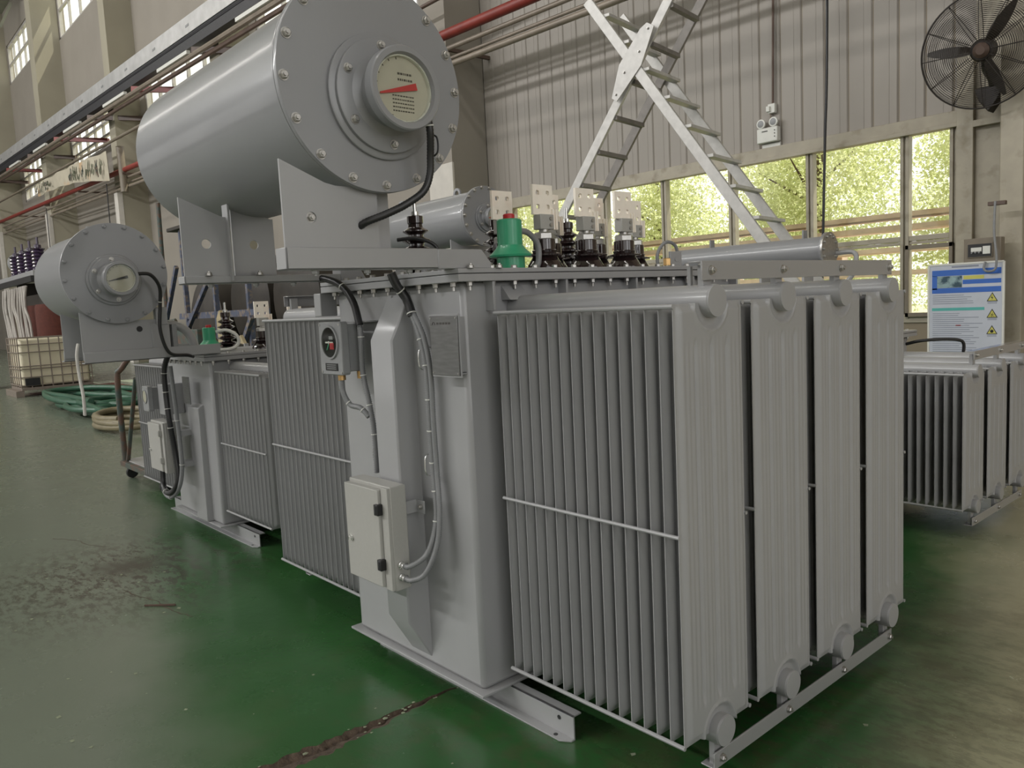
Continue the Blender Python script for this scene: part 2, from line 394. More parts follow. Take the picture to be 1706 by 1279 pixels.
struct(wl.build('wall_back_left', BEIGE))
wr = MB(); wr.box(-10.2, -1.0, YB + 0.02, YB + 0.3, WZ1 + 0.1, ZR); wr.box(-10.2, -1.95, YB, YB + 0.3, 0, WZ0)
wr.box(-10.2, -9.75, YB, YB + 0.3, WZ0, WZ1 + 0.1)
wright = struct(wr.build('wall_back_right', TAN))
# vertical cladding panels above the windows, each one a panel with its own edges
pw = 0.30
pm = MB()
pm.prism([(0.004, 0, 0), (0.012, -0.018, 0), (pw - 0.022, -0.018, 0), (pw - 0.004, 0, 0)], (0, 0, 4.8))
pm.box(pw * 0.62, pw * 0.62 + 0.006, -0.021, -0.015, 0, 4.8)
pme = pm.mesh('panel', PANEL)
k = 0
x = -10.2
while x < -2.0:
    inst('panel', pme, wright, (x, YB + 0.02, WZ1 + 0.16)); x += pw
for zz in (8.1, 12.9):
    for k in range(27): pass
tr = MB(); tr.box(-10.2, -2.0, YB - 0.05, YB + 0.05, WZ1 + 0.02, WZ1 + 0.16); struct(tr.build('trim_window_head', FRAME, bevel=0.006))
tr = MB(); tr.box(-10.2, -2.0, YB - 0.08, YB + 0.05, WZ1 - 0.02, WZ1 + 0.025); struct(tr.build('trim_window_drip', FRAME, bevel=0.004))
# low window band: frame members and panes
wf = MB(); wf.box(-10.2, -1.95, YB - 0.02, YB + 0.08, WZ0 - 0.05, WZ0 + 0.05)
win = struct(wf.build('window_1', FRAME, bevel=0.004))
for i, xm in enumerate(MX):
    m = MB(); w = 0.05
    m.box(xm - w, xm - 0.012, YB - 0.03, YB + 0.07, WZ0, WZ1); m.box(xm + 0.012, xm + w, YB - 0.03, YB + 0.07, WZ0, WZ1)
    m.box(xm - 0.012, xm + 0.012, YB - 0.005, YB + 0.06, WZ0, WZ1)
    m.build('mullion', FRAME, win, bevel=0.004)
for a, b in zip(MX[:-1], MX[1:]):
    m = MB(); m.box(b + 0.05, a - 0.05, YB - 0.025, YB + 0.06, WZM - 0.07, WZM - 0.01)
    m.box(b + 0.05, a - 0.05, YB - 0.01, YB + 0.05, WZM - 0.11, WZM - 0.075); m.build('transom', FRAME, win, bevel=0.004)
    for z0, z1 in ((WZ0 + 0.05, WZM - 0.11), (WZM - 0.01, WZ1 - 0.02)):
        g = MB(); g.box(b + 0.05, a - 0.05, YB + 0.015, YB + 0.02, z0, z1); g.build('pane', GLASS, win)
# inner dark sash at the right-hand low light
m = MB()
for b_ in ((-2.60, -2.56), (-2.12, -2.08)): m.box(b_[0], b_[1], YB - 0.06, YB - 0.02, 1.12, 1.96)
m.box(-2.6, -2.08, YB - 0.06, YB - 0.02, 1.12, 1.17); m.box(-2.6, -2.08, YB - 0.06, YB - 0.02, 1.91, 1.96)
m.build('sash', BRKGREY, win, bevel=0.003)
# high windows
def high_window(idx, x0, x1, z0, z1, cols, rows):
    m = MB(); t = 0.12
    m.box(x0, x0 + t, YB + 0.05, YB + 0.2, z0, z1); m.box(x1 - t, x1, YB + 0.05, YB + 0.2, z0, z1)
    m.box(x0, x1, YB + 0.05, YB + 0.2, z0, z0 + t); m.box(x0, x1, YB + 0.05, YB + 0.2, z1 - t, z1)
    w = struct(m.build('window_%d' % idx, WFRAME))
    b = MB()
    for i in range(1, cols):
        x = x0 + (x1 - x0) * i / cols; tt = 0.05
        MB().box(x - tt, x + tt, YB + 0.07, YB + 0.17, z0 + t, z1 - t).build('muntin', WFRAME, w)
    for j in range(1, rows):
        z = z0 + (z1 - z0) * j / rows
        MB().box(x0 + t, x1 - t, YB + 0.06, YB + 0.16, z - 0.05, z + 0.05).build('glazing_bar', WFRAME, w)
    for i in range(cols):
        for j in range(rows):
            xa = x0 + (x1 - x0) * i / cols; xb = x0 + (x1 - x0) * (i + 1) / cols; za = z0 + (z1 - z0) * j / rows; zb = z0 + (z1 - z0) * (j + 1) / rows
            MB().box(xa, xb, YB + 0.115, YB + 0.125, za, zb).build('pane', GLASS, w)
for i, (a, b, c, d, _) in enumerate(BAYW): high_window(i + 2, a, b, c, d, 5, 2 if i > 1 else 3)
for i, (a, b, c, d, _) in enumerate(UPW): high_window(i + 6, a, b, c, d, 4, 2)
# pilasters between the bays
for i, (xc, yp, wd) in enumerate(((-10.2, 7.15, 0.7), (-20.0, 7.1, 0.7), (-29.6, 7.05, 0.7), (-39.9, 6.9, 0.9), (-51.6, 6.8, 0.9))):
    m = MB(); m.box(xc - wd, xc, yp + 0.02, YB + 0.01, 0, ZR)
    struct(m.build('trim_%d' % (i + 1), CREAM if i else BEIGE))
    if i != 1:
        zt_ = (4.1, 0, 6.2, 6.6, 6.9)[i]
        m = MB(); m.box(xc - wd * (1.02 if i == 0 else .55), xc + 0.015, yp - 0.14 if i else yp, yp + 0.05, 0, zt_)
        struct(m.build('trim_%d' % (i + 11), POST, bevel=0.01))
# right end column group
m = MB(); m.box(-2.03, -1.86, YB - 0.12, YB + 0.25, 0, 4.0); struct(m.build('trim_21', FRAME, bevel=0.006))
m = MB(); m.box(-1.86, -1.50, YB - 0.06, YB + 0.25, 0, ZR); struct(m.build('trim_22', FRAME, bevel=0.004))
m = MB(); m.box(-1.50, -1.28, YB - 0.45, YB + 0.25, 0, ZR); struct(m.build('trim_23', FRAME, bevel=0.01))
m = MB(); m.box(-1.86, -1.50, YB - 0.14, YB - 0.06, 3.17, 3.24); struct(m.build('trim_24', FRAME, bevel=0.004))
m = MB(); m.box(-1.28, 14, YB - 0.2, YB + 0.25, 0, 2.05); m.box(-1.28, 14, YB - 0.17, YB + 0.25, 2.05, ZR); m.box(-1.28, 14, YB - 0.23, YB - 0.17, 2.0, 2.08)
struct(m.build('wall_back_end', TAN, bevel=0.004))
# roof and far walls
m = MB(); m.box(-75, 14, -24, YB + 1.0, ZR, ZR + 0.2); struct(m.build('ceiling', ROOFM))
m = MB(); m.box(-75.3, -75, -24, YB + 0.3, 0, ZR); struct(m.build('wall_left', BEIGE))
m = MB(); wall_with_holes(m, -75, 14, 0, ZR, -24.3, -24, [(x, x + 7.5, 3.5, 12.0) for x in range(-70, 8, 10)]); struct(m.build('wall_front', BEIGE))  # unseen front wall, its openings added to let in part of the sky light
m = MB(); m.box(14, 14.3, -24, YB + .3, 9.5, ZR); m.box(14, 14.3, -24, YB + .3, 0, 1.2)
for y in range(-24, 8, 8): m.box(14, 14.3, y, y + 2.2, 1.2, 9.5)
struct(m.build('wall_right', BEIGE))  # out of view; gaps between the piers added to admit side light
# crane girder brackets and roof beams at the far left
for i, xb in enumerate((-46.0, -56.0)):
    m = MB(); m.box(xb - 0.2, xb + 0.2, 0, YB, ZR - 0.9, ZR); struct(m.build('trim_%d' % (31 + i), ROOFM))
    m = MB()
    for s_ in range(5): m.bar((xb - 0.9 + s_ * .1, 7.6 - 1.1 * s_, ZR - 0.9), (xb - 0.9 + s_ * .1, 7.0 - 1.1 * s_, ZR - 2.2), 0.12, 0.12)
    struct(m.build('trim_%d' % (41 + i), ROOFM))

# outside
m = MB(); m.box(-80, 30, YB + 0.3, 60, -0.3, -0.1); struct(m.build('ground_outside', GROUND))
def tree(x, y, h, r, nl, label):
    t = empty('garden_tree', (x, y, -0.1), label, 'tree', 'trees outside the low windows')
    m = MB(); m.lathe((0, 0, 0), (0.05, 0, 1), [(0.16, 0), (0.12, h * 0.5), (0.03, h)], 8)
    for k in range(7):
        a = random.random() * 6.28; z = h * random.uniform(.3, .8)
        m.lathe((0, 0, z), (math.cos(a), math.sin(a), .7), [(0.05, 0), (0.01, r * .9)], 5)
    m.build('trunk', BARK, t)
    lf = MB(); vs = []; fs = []
    cl = [(random.uniform(-r, r), random.uniform(-r, r) * .8, h * random.uniform(.15, 1.0)) for _ in range(60)]
    g_ = lambda q: max(-.6, min(.6, random.gauss(0, q)))
    for i in range(nl):
        cx, cy, cz = random.choice(cl)
        p = Vector((cx + g_(.36), cy + g_(.36), cz + g_(.38)))
        s = random.uniform(.03, .06); a = Vector((random.gauss(0, 1), random.gauss(0, 1), random.gauss(0, 1))).normalized()
        b = a.orthogonal().normalized(); n_ = len(vs)
        vs += [p - a * s, p + b * s * .5, p + a * s, p - b * s * .5]; fs.append((n_, n_ + 1, n_ + 2, n_ + 3))
    lf.add(vs, fs); o = lf.build('foliage', LEAF, t); o['kind'] = 'stuff'
for i, (x, y, h, r, nl, lb) in enumerate((
        (-3.5, 15.8, 5.5, 1.55, 34000, 'yellow-green tree outside behind the rightmost window panes'),
        (-7.9, 15.8, 6.0, 1.55, 34000, 'leafy tree outside behind the hanging black cable and ladder foot'),
        (-12.3, 15.8, 6.0, 1.55, 34000, 'leafy tree outside behind the window panes left of the ladder foot'),
        (-16.7, 15.8, 6.5, 1.55, 34000, 'leafy tree outside seen behind the bushings'),
        (-11.0, 21.0, 7.5, 1.9, 26000, 'tall tree further back, glimpsed between the trees behind the ladder'),
        (-5.6, 21.0, 7.5, 1.9, 26000, 'tall tree further back, glimpsed right of the hanging cable'))):
    tree(x, y, h, r, nl, lb)
# long timber trestles outside
t = empty('timber_trestle', (-7.0, 11.3, -0.1), 'long brown timber rail structure outside under the trees', 'fence')
for z in (1.75, 2.1, 2.42, 2.6): MB().box(-6.5 + z, 9 - z, -0.08 - z * .3, 0.55 - z * .3, z, z + 0.07).build('rail', TIMBER, t)
for x in range(-8, 9, 2): MB().box(x - .06, x + .06, -0.1, 0.1, 0, 2.3).build('post', TIMBER, t)

# ------------------------------------------------------------------ radiators
def fin_mesh(W, H, notch_y, rn, outer=True, dep=0.0115):
    """pressed steel radiator plate in the y-z plane, origin at front lower corner, thickness along x"""
    ny = 71
    def rib(u):
        if u < 0.035 or u > 0.965: return 0.0012
        e = min(u - 0.035, 0.965 - u) / 0.05
        base = 0.0012 + (dep - 0.0012) * min(1, e) ** 0.7
        d = min(abs(u - c) for c in (0.27, 0.5, 0.73))
        g = max(0, 1 - d / 0.035); base -= g * dep * 0.7
        if e > 1 and g <= 0: base -= 0.0022 * (0.5 + 0.5 * math.cos(u * 2 * PI * 16))
        return max(base, 0.0008)
    def flat(u):
        if u < 0.035 or u > 0.965: return 0.0012
        e = min(u - 0.035, 0.965 - u) / 0.05
        return 0.0012 + (dep - 0.0012) * min(1, e) ** 0.7
    ze = [0, 0.006, 0.012, 0.02, 0.028, 0.036, 0.044, 0.05, 0.056, 0.062, 0.068, 0.074, 0.08, 0.086, 0.092, 0.10, 0.11, 0.125, 0.14]
    zs = ze + [H - z for z in reversed(ze)]
    us = [i / (ny - 1) for i in range(ny)]
    vs = []; fs = []
    for side in (-1, 1):
        for z in zs:
            for u in us:
                e = min(z, H - z)
                if e < 0.005: h = 0.0012
                elif e < 0.015: h = 0.0012 + (flat(u) - 0.0012) * 0.35
                elif e < 0.11: h = flat(u)
                elif e < 0.12: h = (flat(u) + rib(u)) / 2
                else: h = rib(u)
                # dished recess round the header pipe
                dd = math.hypot(u * W - notch_y, min(z, H - z) )
                if dd < rn * 1.62: h = min(h, 0.001 + max(0, (dd - rn * 1.38)) / (rn * .24) * dep)
                elif dd < rn * 1.85 and 0.05 < u < 0.95: h = max(h, dep) + 0.0035 * math.sin((dd / rn - 1.62) / .23 * PI)
                vs.append((side * h, u * W, z))
    nz = len(zs); off = nz * ny
    for s in (0, 1):
        for i in range(nz - 1):
            for k in range(ny - 1):
                a = s * off + i * ny + k; fs.append((a, a + 1, a + ny + 1, a + ny) if s else (a, a + ny, a + ny + 1, a + 1))
    for i in range(nz - 1):
        for k in (0, ny - 1):
            a = i * ny + k; fs.append((a, a + ny, a + ny + off, a + off))
    for k in range(ny - 1):
        for i in (0, nz - 1):
            a = i * ny + k; fs.append((a, a + 1, a + 1 + off, a + off))
    return MB().add(vs, fs).mesh('fin', GREY, 50)
def ring_mesh(r):
    m = MB(); N = 20
    vs = []; fs = []
    for k in range(N + 1):
        a = PI + PI * k / N
        for rr, hx in ((r - 0.005, 0), (r, 0.005), (r + 0.005, 0)):
            vs.append((hx, math.cos(a) * rr, math.sin(a) * rr))
    for k in range(N):
        for j in range(2): fs.append((k * 3 + j, k * 3 + j + 1, k * 3 + 4 + j, k * 3 + 3 + j))
    return m.add(vs, fs).mesh('pressed_rim', GREY, 60)
def radiator(T, xo, y0, W, zb, zt, nf, pitch, side, xt, hr=0.048, fm=None, mid=True):
    """xo: x of outermost fin, side=+1 fins run inward (-x) to the tank wall at xt"""
    H = zt - zb; yc = y0 + W / 2; ext = 0.03 * side
    m = MB(); m.cyl((xt, yc, zt + 0.004), (xo + ext, yc, zt + 0.004), hr, 28)
    R = m.build('radiator', GREY, T, bevel=0.003)
    MB().cyl((xt, yc, zb), (xo + ext, yc, zb), hr, 28).build('bottom_header', GREY, R, bevel=0.003)
    for z in (zt + 0.004, zb): MB().lathe((xo + ext, yc, z), (side, 0, 0), [(hr * 0.99, 0), (hr * 0.97, 0.0035), (hr * 0.8, 0.004)], 28).build('header_cap', GREY, R)
    for i in range(nf):
        inst('fin', fm, R, (xo - side * pitch * i, y0, zb))
    xi = xo - side * pitch * (nf - 1)
    for z, r in ((zt - 0.006, 0.007), (zb + H * 0.49, 0.006), (zb + 0.004, 0.007)):
        if not mid and r == 0.006: continue
        MB().cyl((xo + 0.006 * side, y0 - r * .6, z), (xi - 0.012 * side, y0 - r * .6, z), r, 8).build('tie_rod', GREY, R)
        MB().cyl((xo + 0.006 * side, y0 + W + r * .6, z), (xi - 0.012 * side, y0 + W + r * .6, z), r, 8).build('tie_rod', GREY, R)
    # top brackets that carry the rail
    for z, s in ((zt + hr, 1), (zb - hr, -1)):
        b = MB(); b.box(min(xo, xo - side * .02), max(xo, xo - side * .02), yc - 0.02, yc + 0.02, z - 0.01 if s > 0 else z - 0.07, z + 0.06 if s > 0 else z + 0.01)
        b.build('rail_bracket', GREY, R, bevel=0.002)
    return R
def rail(T, name, x, y0, y1, z, h, ys, side, lean=0.0):
    m = MB(); m.box(min(x, x + 0.006 * side), max(x, x + 0.006 * side), y0, y1, z - h / 2, z + h / 2)
    m.box(min(x, x - 0.045 * side), max(x, x - 0.045 * side), y0, y1, (z + h / 2 - 0.005) if name == 'top_rail' else (z - h / 2), (z + h / 2) if name == 'top_rail' else (z - h / 2 + 0.005))
    r = m.build(name, GREYR, T, bevel=0.0015)
    for y in ys: inst('bolt', bolt_mesh((side, 0, 0), 0.011, STEEL), r, (x + 0.006 * side, y, z))
    return r

# ------------------------------------------------------------------ conservator
def text_lines(parent, x, cy, z0, n, w, dz, th, m=INK):
    for i in range(n):
        b = MB(); yy = cy - w / 2
        random.seed(i * 7 + n)
        while yy < cy + w / 2:
            l = random.uniform(0.003, 0.008); b.box(x, x + 0.0006, yy, min(yy + l, cy + w / 2), z0 - i * dz, z0 - i * dz + th); yy += l + 0.0025
        b.build('dial_text', m, parent)
def conservator(T, xf, xb, cy, cz, r, rf, nb, nbg_ang, gy, gz, gr, gx, zbeam, beams, yb0, lug_x, pipes=True, dial_angle=0.0, deg0=0.0, holes=(), needle_red=True):
    """horizontal cylinder along x; face cover at xf (towards +x), back at xb"""
    m = MB(); m.lathe((xb, cy, cz), (1, 0, 0), [(r * 0.965, 0), (r, 0.015), (r, xf - xb - 0.03)], 72)
    B = m.build('conservator', GREYB, T, ang=30)
    m = MB(); m.lathe((xf - 0.03, cy, cz), (1, 0, 0), [(rf, 0), (rf, 0.012)], 96); m.build('body_flange', GREYB, B, bevel=0.0015)
    m = MB(); m.lathe((xf - 0.017, cy, cz), (1, 0, 0), [(rf * .995, 0), (rf, 0.002), (rf, 0.013), (rf * .996, 0.017)], 96)
    cv = m.build('end_cover', GREYB, B)
    for k in range(nb):
        a = math.radians(deg0) + 2 * PI * k / nb; rb = rf * 0.935
        inst('bolt', bolt_mesh((1, 0, 0), 0.0125, GREYB if not needle_red else STEEL), B, (xf, cy + rb * math.cos(a), cz + rb * math.sin(a)))
    # gauge: round mounting pad, bolted flange, neck, dial housing
    G = MB(); G.lathe((xf - 0.001, gy, gz), (1, 0, 0), [(gr * 1.55, 0), (gr * 1.55, 0.012), (gr * 1.5, 0.016)], 56)
    G.lathe((xf + 0.014, gy, gz), (1, 0, 0), [(gr * 1.40, 0), (gr * 1.40, 0.014), (gr * 1.36, 0.017)], 56)
    G.lathe((xf + 0.03, gy, gz), (1, 0, 0), [(gr * 1.02, 0), (gr * 0.80, 0.012), (gr * 0.80, gx - xf - 0.08), (gr * 0.95, gx - xf - 0.065)], 48)
    G.build('gauge_neck', GREYB, B, ang=35)
    for k in range(6):
        a = math.radians(35 + 60 * k)
        inst('bolt', bolt_mesh((1, 0, 0), 0.0115, STEEL), B, (xf + 0.031, gy + gr * 1.2 * math.cos(a), gz + gr * 1.2 * math.sin(a)))
    H = MB(); H.lathe((gx - 0.042, gy, gz), (1, 0, 0), [(gr * 0.93, 0), (gr, 0.006), (gr, 0.038), (gr * 0.97, 0.042), (gr * 0.84, 0.042), (gr * 0.80, 0.03)], 64, cap=False)
    H.lathe((gx - 0.042, gy, gz), (1, 0, 0), [(gr * 0.93, 0), (gr * .2, 0)], 64, cap=False)
    H.build('gauge_housing', GREYB, B, ang=35)
    d = MB(); d.lathe((gx - 0.03, gy, gz), (1, 0, 0), [(gr * 0.82, 0), (gr * 0.82, 0.004)], 64); d.build('dial', DIAL, B)
    d = MB(); d.lathe((gx - 0.026, gy, gz), (1, 0, 0), [(gr * 0.82, 0), (gr * 0.82, 0.012), (gr * 0.77, 0.012), (gr * 0.77, 0)], 64, cap=False); d.build('dial_rim', WHITEP, B)
    p = MB(); ca, sa = math.cos(math.radians(dial_angle)), math.sin(math.radians(dial_angle)); L_ = gr * 0.68; w0, w1 = gr * 0.035, gr * 0.085
    pts = []
    for t, w in ((-L_, w0 * .6), (L_ * .62, w1), (L_ * .62, -w1), (-L_, -w0 * .6)):
        pts.append((gx - 0.022, gy + t * ca - w * sa, gz + t * sa + w * ca))
    p.prism(pts, (0.002, 0, 0)); po = p.build('needle', RED if needle_red else BLACK, B)
    if needle_red: text_lines(B, gx - 0.0258, gy + gr * .02, gz - gr * .18, 5, gr * .62, gr * .09, gr * .03); text_lines(B, gx - 0.0258, gy + gr * .1, gz + gr * .34, 2, gr * .42, gr * .14, gr * .05)
    for k in range(9):
        a = math.radians(100 + k * 18); rr = gr * .70
        q = MB(); q.bar((gx - 0.0255, gy + rr * math.cos(a), gz + rr * math.sin(a)), (gx - 0.0255, gy + rr * 1.08 * math.cos(a), gz + rr * 1.08 * math.sin(a)), 0.003, 0.001, (1, 0, 0)); q.build('dial_mark', INK, B)
    g = MB(); g.lathe((gx - 0.014, gy, gz), (1, 0, 0), [(gr * 0.80, 0), (gr * 0.80, 0.002)], 48); g.build('dial_glass', GLASS, B)
    # lifting eyes on top
    for lx in lug_x:
        m = MB(); N = 14; vs = []; fs = []
        for k in range(N + 1):
            a = PI * k / N
            for rr in (0.045, 0.025):
                for yy in (-0.008, 0.008): vs.append((lx + rr * math.cos(a), cy + yy, cz + r + 0.01 + rr * math.sin(a)))
        for k in range(N):
            a = k * 4; b = a + 4
            fs += [(a, b, b + 1, a + 1), (a + 2, a + 3, b + 3, b + 2), (a, a + 2, b + 2, b), (a + 1, b + 1, b + 3, a + 3)]
        m.add(vs, fs); m.box(lx + .025, lx + .045, cy - .008, cy + .008, cz + r - .005, cz + r + .012); m.box(lx - .045, lx - .025, cy - .008, cy + .008, cz + r - .005, cz + r + .012)
        m.build('lifting_eye', GREYB, B)
    return B
def saddle(T, x, cy, cz, r, y0, y1, z0, yrib, th=0.008, rib=True, mat_=None, hole=None, flip=1):
    pts = [(y0, z0), (y1, z0)]
    N = 14
    for k in range(N + 1):
        y = y1 + (y0 - y1) * k / N; dy = y - cy
        zt = cz - math.sqrt(max(0, (r - 0.004) ** 2 - dy * dy)) if abs(dy) < r - 0.006 else cz
        pts.append((y, min(zt, max(cz - r * .80 - .42 * (y - y0), cz - r * 1.02))))
    if hole:
        hy, hz, hr = hole
        # two halves round the hole: build ring of quads by splitting the plate at the hole centre
        m = MB(); M_ = 16
        def top(y):
            dy = y - cy; return min(max(cz - r * .80 - .42 * (y - y0), cz - r * 1.02), cz - math.sqrt(max(0, (r - 0.004) ** 2 - dy * dy)) if abs(dy) < r - .006 else cz)
        ysn = [hy - hr * 1.0 * math.cos(PI * k / M_) for k in range(M_ + 1)]
        cols = [y0 + (ysn[0] - y0) * k / 6 for k in range(6)] + ysn + [ysn[-1] + (y1 - ysn[-1]) * k / 6 for k in range(1, 7)]
        for a, b in zip(cols[:-1], cols[1:]):
            ins = a >= hy - hr - 1e-9 and b <= hy + hr + 1e-9
            if ins:
                ha = math.sqrt(max(0, hr * hr - (a - hy) ** 2)); hb = math.sqrt(max(0, hr * hr - (b - hy) ** 2))
                for qa, qb, ta, tb_ in ((z0, z0, hz - ha, hz - hb), (hz + ha, hz + hb, top(a), top(b))):
                    m.prism([(x, a, qa), (x, b, qb), (x, b, tb_), (x, a, ta)], (th, 0, 0))
            else: m.prism([(x, a, z0), (x, b, z0), (x, b, top(b)), (x, a, top(a))], (th, 0, 0))
        bmname = m
    else:
        bmname = MB().prism([(x, y, z) for y, z in pts], (th, 0, 0))
    o = bmname.build('saddle_plate', mat_ or GREY, T)
    if hole:
        # merge coincident vertices so the plate is one clean surface
        bm = bmesh.new(); bm.from_mesh(o.data); bmesh.ops.remove_doubles(bm, verts=bm.verts, dist=1e-5)
        bm.to_mesh(o.data); bm.free()
    return o
def bushing_lv(T, x, y, z, s=1.0, plate_rot=0.0):
    m = MB(); m.lathe((x, y, z), (0, 0, 1), [(0.075 * s, 0), (0.075 * s, 0.01), (0.065 * s, 0.03), (0.050 * s, 0.055), (0.075 * s, 0.058), (0.076 * s, 0.064), (0.048 * s, 0.072), (0.052 * s, 0.08), (0.046 * s, 0.084), (0.046 * s, 0.125), (0.042 * s, 0.128)], 28)
    B = m.build('low_voltage_bushing', PORC, T)
    n = MB(); n.lathe((x, y, z + 0.128), (0, 0, 1), [(0.043 * s, 0), (0.043 * s, 0.02), (0.036 * s, 0.026)], 6); n.lathe((x, y, z + 0.15), (0, 0, 1), [(0.02 * s, 0), (0.02 * s, 0.05)], 14)
    n.build('stud', STEEL, B)
    k = MB(); k.box(x - 0.02, x + 0.024, y - 0.038, y + 0.038, z + 0.165, z + 0.225); k.build('clamp', BOXP, B, bevel=0.003)
    for zz in (0.182, 0.208): MB().lathe((x + 0.022, y + 0.018, z + zz), (1, 0, 0), [(0.008, 0), (0.008, 0.008)], 6).build('clamp_bolt', STEEL, B)
    MB().box(x + 0.0, x + 0.012, y + 0.045, y + 0.057, z + 0.165, z + 0.25).build('busbar', TIN, B, bevel=0.002)
    MB().box(x + 0.0, x + 0.012, y + 0.062, y + 0.074, z + 0.165, z + 0.25).build('busbar', TIN, B, bevel=0.002)
    # terminal plate with four holes, facing +x
    zp = z + 0.225; px = x - 0.01; W, Hh = 0.112, 0.12; t = 0.012
    p = MB(); hy = [(-W / 4), (W / 4)]; hz = [0.032, 0.088]; hr = 0.0095
    ycuts = sorted([-W / 2, W / 2] + [c + s_ * hr for c in hy for s_ in (-1, 1)]); zcuts = sorted([0, Hh] + [c + s_ * hr for c in hz for s_ in (-1, 1)])
    for a, b in zip(ycuts[:-1], ycuts[1:]):
        for c, d in zip(zcuts[:-1], zcuts[1:]):
            my, mz = (a + b) / 2, (c + d) / 2
            if any(abs(my - q) < hr for q in hy) and any(abs(mz - q) < hr for q in hz):
                # octagonal-ish hole: four corner fillets
                q = hr * .45
                for (cy_, cz_, sy, sz) in ((a, c, 1, 1), (b, c, -1, 1), (a, d, 1, -1), (b, d, -1, -1)):
                    p.prism([(px, y + cy_, zp + cz_), (px, y + cy_ + sy * q, zp + cz_), (px, y + cy_, zp + cz_ + sz * q)], (t, 0, 0))
                continue
            p.box(px, px + t, y + a, y + b, zp + c, zp + d)
    p.box(px, px + t, y - W / 2 + 0.02, y + W / 2 - 0.01, zp - 0.022, zp)
    bm = bmesh.new(); me = p.mesh('terminal_plate', TIN); bm.from_mesh(me); bmesh.ops.remove_doubles(bm, verts=bm.verts, dist=1e-5); bm.to_mesh(me); bm.free()
    o = bpy.data.objects.new('terminal_plate', me); C.objects.link(o); o.parent = B
    return B
def bushing_hv(T, x, y, z, s=1.0, n=5, hh=0.19):
    pr = [(0.05, 0), (0.05, 0.02)]
    dz = (hh - 0.03) / n
    for i in range(n):
        z0 = 0.025 + i * dz; f = 1 - 0.35 * i / n
        pr += [(0.028, z0), (0.062 * f + 0.004, z0 + dz * .35), (0.062 * f + 0.004, z0 + dz * .45), (0.028, z0 + dz * .8)]
    pr += [(0.026, hh), (0.03, hh + 0.005), (0.03, hh + 0.03), (0.012, hh + 0.036)]
    B = MB().lathe((x, y, z), (0, 0, 1), [(a * s, b * s) for a, b in pr], 28).build('high_voltage_bushing', PORC, T)
    MB().lathe((x, y, z + (hh + 0.03) * s), (0, 0, 1), [(0.014 * s, 0), (0.014 * s, 0.02), (0.007 * s, 0.022), (0.007 * s, 0.075)], 10).build('terminal_stud', BRIGHT, B)
    return B
def relief_valve(T, x, y, z, s=1.0):
    B = MB().lathe((x, y, z), (0, 0, 1), [(0.058 * s, 0), (0.058 * s, 0.05 * s), (0.085 * s, 0.052 * s), (0.088 * s, 0.06 * s), (0.062 * s, 0.085 * s), (0.052 * s, 0.1 * s), (0.052 * s, 0.2 * s), (0.046 * s, 0.205 * s)], 32).build('pressure_relief_valve', GREEN, T)
    MB().lathe((x, y, z + 0.205 * s), (0, 0, 1), [(0.024 * s, 0), (0.024 * s, 0.018 * s), (0.02 * s, 0.022 * s)], 20).build('red_cap', RED, B)
    return B

# ------------------------------------------------------------------ transformer body
def transformer_body(T, x0, x1, y0, y1, zf, zl, zone_bolts=True, skids=((0.12, 0.30),), lidov=0.05, fl=0.03, column=True, zlid=0.045):
    """tank x0..x1 / y0..y1, flange underside zf, lid top zl"""
    t = MB().box(x0, x1, y0, y1, zf + 0.008, zl - zlid); t.build('tank', GREY, T, bevel=0.018)
    MB().box(x0 - fl, x1 + fl, y0 - fl, y1 + fl, zf, zf + 0.010).build('base_flange', GREY, T, bevel=0.002)
    o = lidov
    MB().box(x0 - o, x1 + o, y0 - o, y1 + o, zl - zlid, zl - zlid * 0.42).build('tank_rim', GREY, T, bevel=0.002)
    MB().box(x0 - o + .004, x1 + o - .004, y0 - o + .004, y1 + o - .004, zl - zlid * 0.42, zl - zlid * 0.36).build('gasket', BLACK, T)
    MB().box(x0 - o, x1 + o, y0 - o, y1 + o, zl - zlid * 0.36, zl).build('lid', GREY, T, bevel=0.002)
    bm_ = MB().hexbolt((0, 0, 0), (0, 0, 1), 0.0115, 0.008, 0).mesh('lid_bolt', STEEL)
    bn_ = MB().hexbolt((0, 0, -zlid), (0, 0, -1), 0.011, 0.012, 0.016).mesh('lid_nut', STEEL)
    yy = y0 + 0.02
    while yy < y1:
        inst('lid_bolt', bm_, T, (x1 + o * 0.42, yy, zl)); inst('lid_nut', bn_, T, (x1 + o * 0.42, yy, zl)); yy += 0.105
    xx = x0 + 0.02
    while xx < x1:
        inst('lid_bolt', bm_, T, (xx, y0 - o * 0.42, zl)); inst('lid_nut', bn_, T, (xx, y0 - o * 0.42, zl)); xx += 0.105
def skid(T, xa, xb, y, h, dep=0.038, front=-1):
    m = MB(); t = 0.006; f = front
    m.box(xa, xb, min(y, y - f * t), max(y, y - f * t), 0, h)
    # toe plate on the floor with clipped end, small top flange
    m.prism([(xa, y, 0), (xb - 0.03, y + f * dep, 0), (xb, y + f * (dep - .02), 0), (xb, y, 0)][0:1] + [(xa, y + f * dep, 0), (xb - 0.035, y + f * dep, 0), (xb, y + f * dep * .35, 0), (xb, y, 0)], (0, 0, t))
    m.box(xa, xb, min(y, y - f * 0.04), max(y, y - f * 0.04), h - t, h)
    S = m.build('skid', GREY, T, bevel=0.001)
    for px in (0.07,):
        MB().cyl((xb - px, y + f * 0.0005, h * .68), (xb - px, y + f * 0.002, h * .68), 0.008, 12).build('hole', BLACK, S)
        MB().cyl((xb - px, y + f * dep * .55, t), (xb - px, y + f * dep * .55, t + .001), 0.008, 12).build('hole', BLACK, S)
    return S
